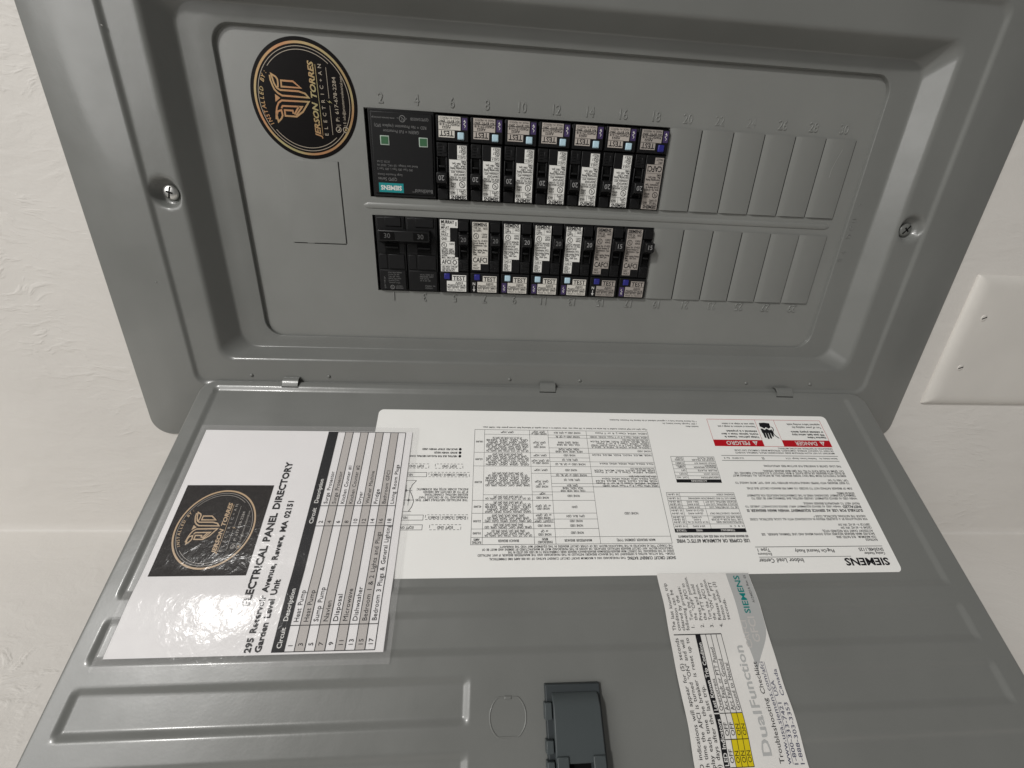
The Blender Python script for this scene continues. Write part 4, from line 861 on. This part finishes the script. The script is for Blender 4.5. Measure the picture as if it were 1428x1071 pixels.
for i in range(9):
    b0 = 174.0-RH*(i+1)
    if i % 2: sh.rect(TX[0], b0, TX[4], b0+RH, step=6)
    ln.line([(TX[0], b0), (TX[4], b0)], 0.42, step=6)
    q.text(str(2*i+1), -192.4, b0+1.6, 2.6); q.text(LEFT[i], -180.2, b0+1.5, 2.8, w=(17, 17, 18.5, 11, 14.5, 17.5, 18.5, 52, 56.5)[i]); q.text(str(2*i+2), -122.2, b0+1.6, 2.6); q.text(RIGHT[i], -108.8, b0+1.5, 2.5, w=(23.6, 23.6, 28, 28.4, 8.6, 24, 10.4, 24.4, 29)[i])
for a in TX: ln.line([(a, 181.2), (a, 121.4)], 0.42, step=6)
ln.line([(TX[0], 174), (TX[4], 174)], 0.3, step=6)

# ================================================================== STATUS-LIGHT STRIP STICKER
t = thing('instruction_strip', on_door(0, 0), 'wavy instruction strip with yellow table cells, stuck to the door below the white label', 'label')
def sz(x, y, off=0.0):            # the paper bridges the pressed grooves in shallow waves
    return 0.80-(0.45-0.45*math.cos(2*math.pi*(y-171)/33.0))*smoothstep(160, 178, y)-1.25*smoothstep(176, 152, y)+0.06*math.sin(y*0.31+x*0.05)+off
XA, XB, YA, YB = -128.6, -62.4, 156.6, 279.0
gx = [XA+(XB-XA)*i/22 for i in range(23)]; gy = [YA+(YB-YA)*j/80 for j in range(81)]
def edge_x(x, y): return x+0.35*math.sin(y*0.13)
mb = MB().add([(edge_x(x, y), y, sz(x, y)) for y in gy for x in gx], [(j*23+i, j*23+i+1, (j+1)*23+i+1, (j+1)*23+i) for j in range(80) for i in range(22)])
build('strip_sheet', mb, STRIP, t, smooth=True)
def strip(off): return lambda a, b_: (edge_x(b_, -a), -a, sz(b_, -a, off))
gq = Print('grey_band', STRIPG, t, strip(0.10), kind=None)
for k in range(16):      # the grey band tapers away towards the free end
    a0, a1 = -214+57.2*k/16, -214+57.2*(k+1)/16
    lo0, lo1 = -128.3+14*smoothstep(-188, -214, a0), -128.3+14*smoothstep(-188, -214, a1); hi0, hi1 = -112.0-2.2*smoothstep(-185, -214, a0), -112.0-2.2*smoothstep(-185, -214, a1)
    gq.poly([(a0, lo0), (a1, lo1), (a1, hi1), (a0, hi0)])
yq = Print('yellow_cells', YELLOW, t, strip(0.12)); bk = Print('table_header', INK, t, strip(0.14)); ru = Print('table_rules', INK, t, strip(0.20)); q = Print('printed_lettering', INK, t, strip(0.26)); bl = Print('contact_lettering', BLUEINK, t, strip(0.26))
hw = Print('header_lettering', WHITEINK, t, strip(0.30)); pl = Print('pale_title', PALE, t, strip(0.22)); pl2 = Print('pale_title_light', PALE2, t, strip(0.24)); tq = Print('teal_lettering', TEALT, t, strip(0.26))
for b_, s, w in ((-67.6, 'LED indications will appear for (5) seconds', 64), (-71.0, 'each time the AFCI is turned "ON" and will', 63), (-74.4, 'display each time the breaker is reset up to', 64), (-77.8, '(30) days after the last trip.', 40)): q.text(s, -257.4, b_, 2.35, w=w)
for b_, s, w in ((-67.4, 'The last known trip', 27), (-70.4, 'condition can be', 23), (-73.4, 'cleared by the', 19.6), (-76.4, 'following process:', 25)): q.text(s, -189.4, b_, 2.2, w=w)
for b_, n_, s, w in ((-80.0, '1.', 'Turn the AFCI to', 21.4), (-83.0, '', 'the "OFF" position.', 25.4), (-86.4, '2.', 'Press and hold', 20.6), (-89.4, '', 'the PTT button.', 21), (-92.8, '3.', 'Turn the AFCI to', 21.4), (-95.8, '', 'the "ON" position.', 24), (-99.2, '4.', 'Release the PTT', 22), (-102.2, '', 'button within (3)', 22), (-105.2, '', 'seconds.', 12)):
    if n_: q.text(n_, -188.0, b_, 2.2)
    q.text(s, -184.0, b_, 2.2, w=w)
ru.line([(-191.6, -65.2), (-191.6, -96.8)], 0.5, step=3)
bk.rect(-253.6, -82.8, -191.6, -79.4, step=3); hw.text('LED Indicators', -252.8, -82.3, 2.2, w=20, bold=1); hw.text('Last Known Trip Condition', -229.0, -82.3, 2.2, w=33, bold=1); hw.rect(-230.6, -82.8, -230.1, -79.4)
ROWS = [-82.8, -86.3, -89.8, -93.3, -96.8]
cells = [('OFF', 'OFF', 'Overcurrent', 15), ('ON', 'OFF', 'Arc Fault or PTT Passed', 30.5), ('ON', 'ON', 'Arc Fault to Ground', 24.5), ('ON', 'ON', 'Ground to Neutral', 22.5)]
for i, (a, b2, s, w) in enumerate(cells):
    lo, hi = ROWS[i+1], ROWS[i]
    if a == 'ON': yq.rect(-253.6, lo, -241.8, hi, step=3)
    if b2 == 'ON': yq.rect(-241.8, lo, -230.4, hi, step=3)
    ru.line([(-253.6, lo), (-191.6, lo)], 0.32, step=3)
    q.text(a, -251.8, lo+0.6, 2.2, w=5.8 if a == 'OFF' else 5.0); q.text(b2, -240.2, lo+0.6, 2.2, w=5.8 if b2 == 'OFF' else 5.0); q.text(s, -229.2, lo+0.6, 2.2, w=w)
for a in (-253.6, -241.8, -230.4): ru.line([(a, -82.8), (a, -96.8)], 0.32, step=3)
pl.text('Dual', -249.5, -108.6, 5.2, w=19.5, bold=1); pl.text('Function', -228.5, -108.6, 5.2, w=30.5, bold=1)
pl2.text('CAFCI', -199.5, -115.6, 3.6, w=15, bold=1); pl2.text('GFCI', -196.5, -122.0, 4.6, w=14, bold=1)
tq.text('SIEMENS', -180.6, -120.6, 3.9, w=22.4, bold=1); q.text('A124021A Rev. 03', -174.6, -125.6, 1.6, w=16.4)
q.text('Troubleshooting Checklist', -253.0, -115.0, 2.7, w=46.6); bl.text('www.usa.siemens.com/afci', -253.4, -119.0, 2.5, w=46.8); bl.line([(-253.4, -119.9), (-206.6, -119.9)], 0.22, step=3)
bl.text('1-800-333-7421', -253.6, -122.9, 2.3, w=27); bl.text('USA', -223.4, -122.9, 2.3, w=7.4); bl.text('1-888-303-3353', -253.6, -126.6, 2.3, w=27); bl.text('Canada', -223.4, -126.6, 2.3, w=13)

# ================================================================== BLANK WALL PLATE
t = thing('wall_plate', frame(584.6, -30.0, WW), 'blank two-gang wall plate painted the same off-white as the wall', 'wall plate')
pr_ = [(62, 61.6, 1.2, -0.3), (62, 61.6, 1.2, 0.9), (61.4, 61.0, 1.6, 2.0), (59.6, 59.2, 2.2, 3.5), (57.0, 56.6, 3, 4.7), (54, 53.6, 4, 5.3), (50.5, 50.1, 5, 5.55), (30, 30, 4, 5.6)]
build('plate', MB().loft([rrect(a, b_, r, z, 5) for a, b_, r, z in pr_], cap1=True), PLATE, t, smooth=True)
for x in (-44.6, 38.6):
    for y in (24.6, -22.6):
        s = build('screw', MB().lathe(x, y, [(3.0, 5.45), (3.0, 5.75), (2.5, 5.95), (0.3, 6.0)], 20), PLATE, t, smooth=True)
        a = R(random.uniform(0, 180)); c_, s_ = math.cos(a), math.sin(a)
        pts = [(x+c_*i*2.3-s_*j*0.5, y+s_*i*2.3+c_*j*0.5) for i, j in ((-1, -1), (1, -1), (1, 1), (-1, 1))]
        build('screw_slot', MB().prism(pts, 5.5, 6.04), VOID, s)

flush_prints()
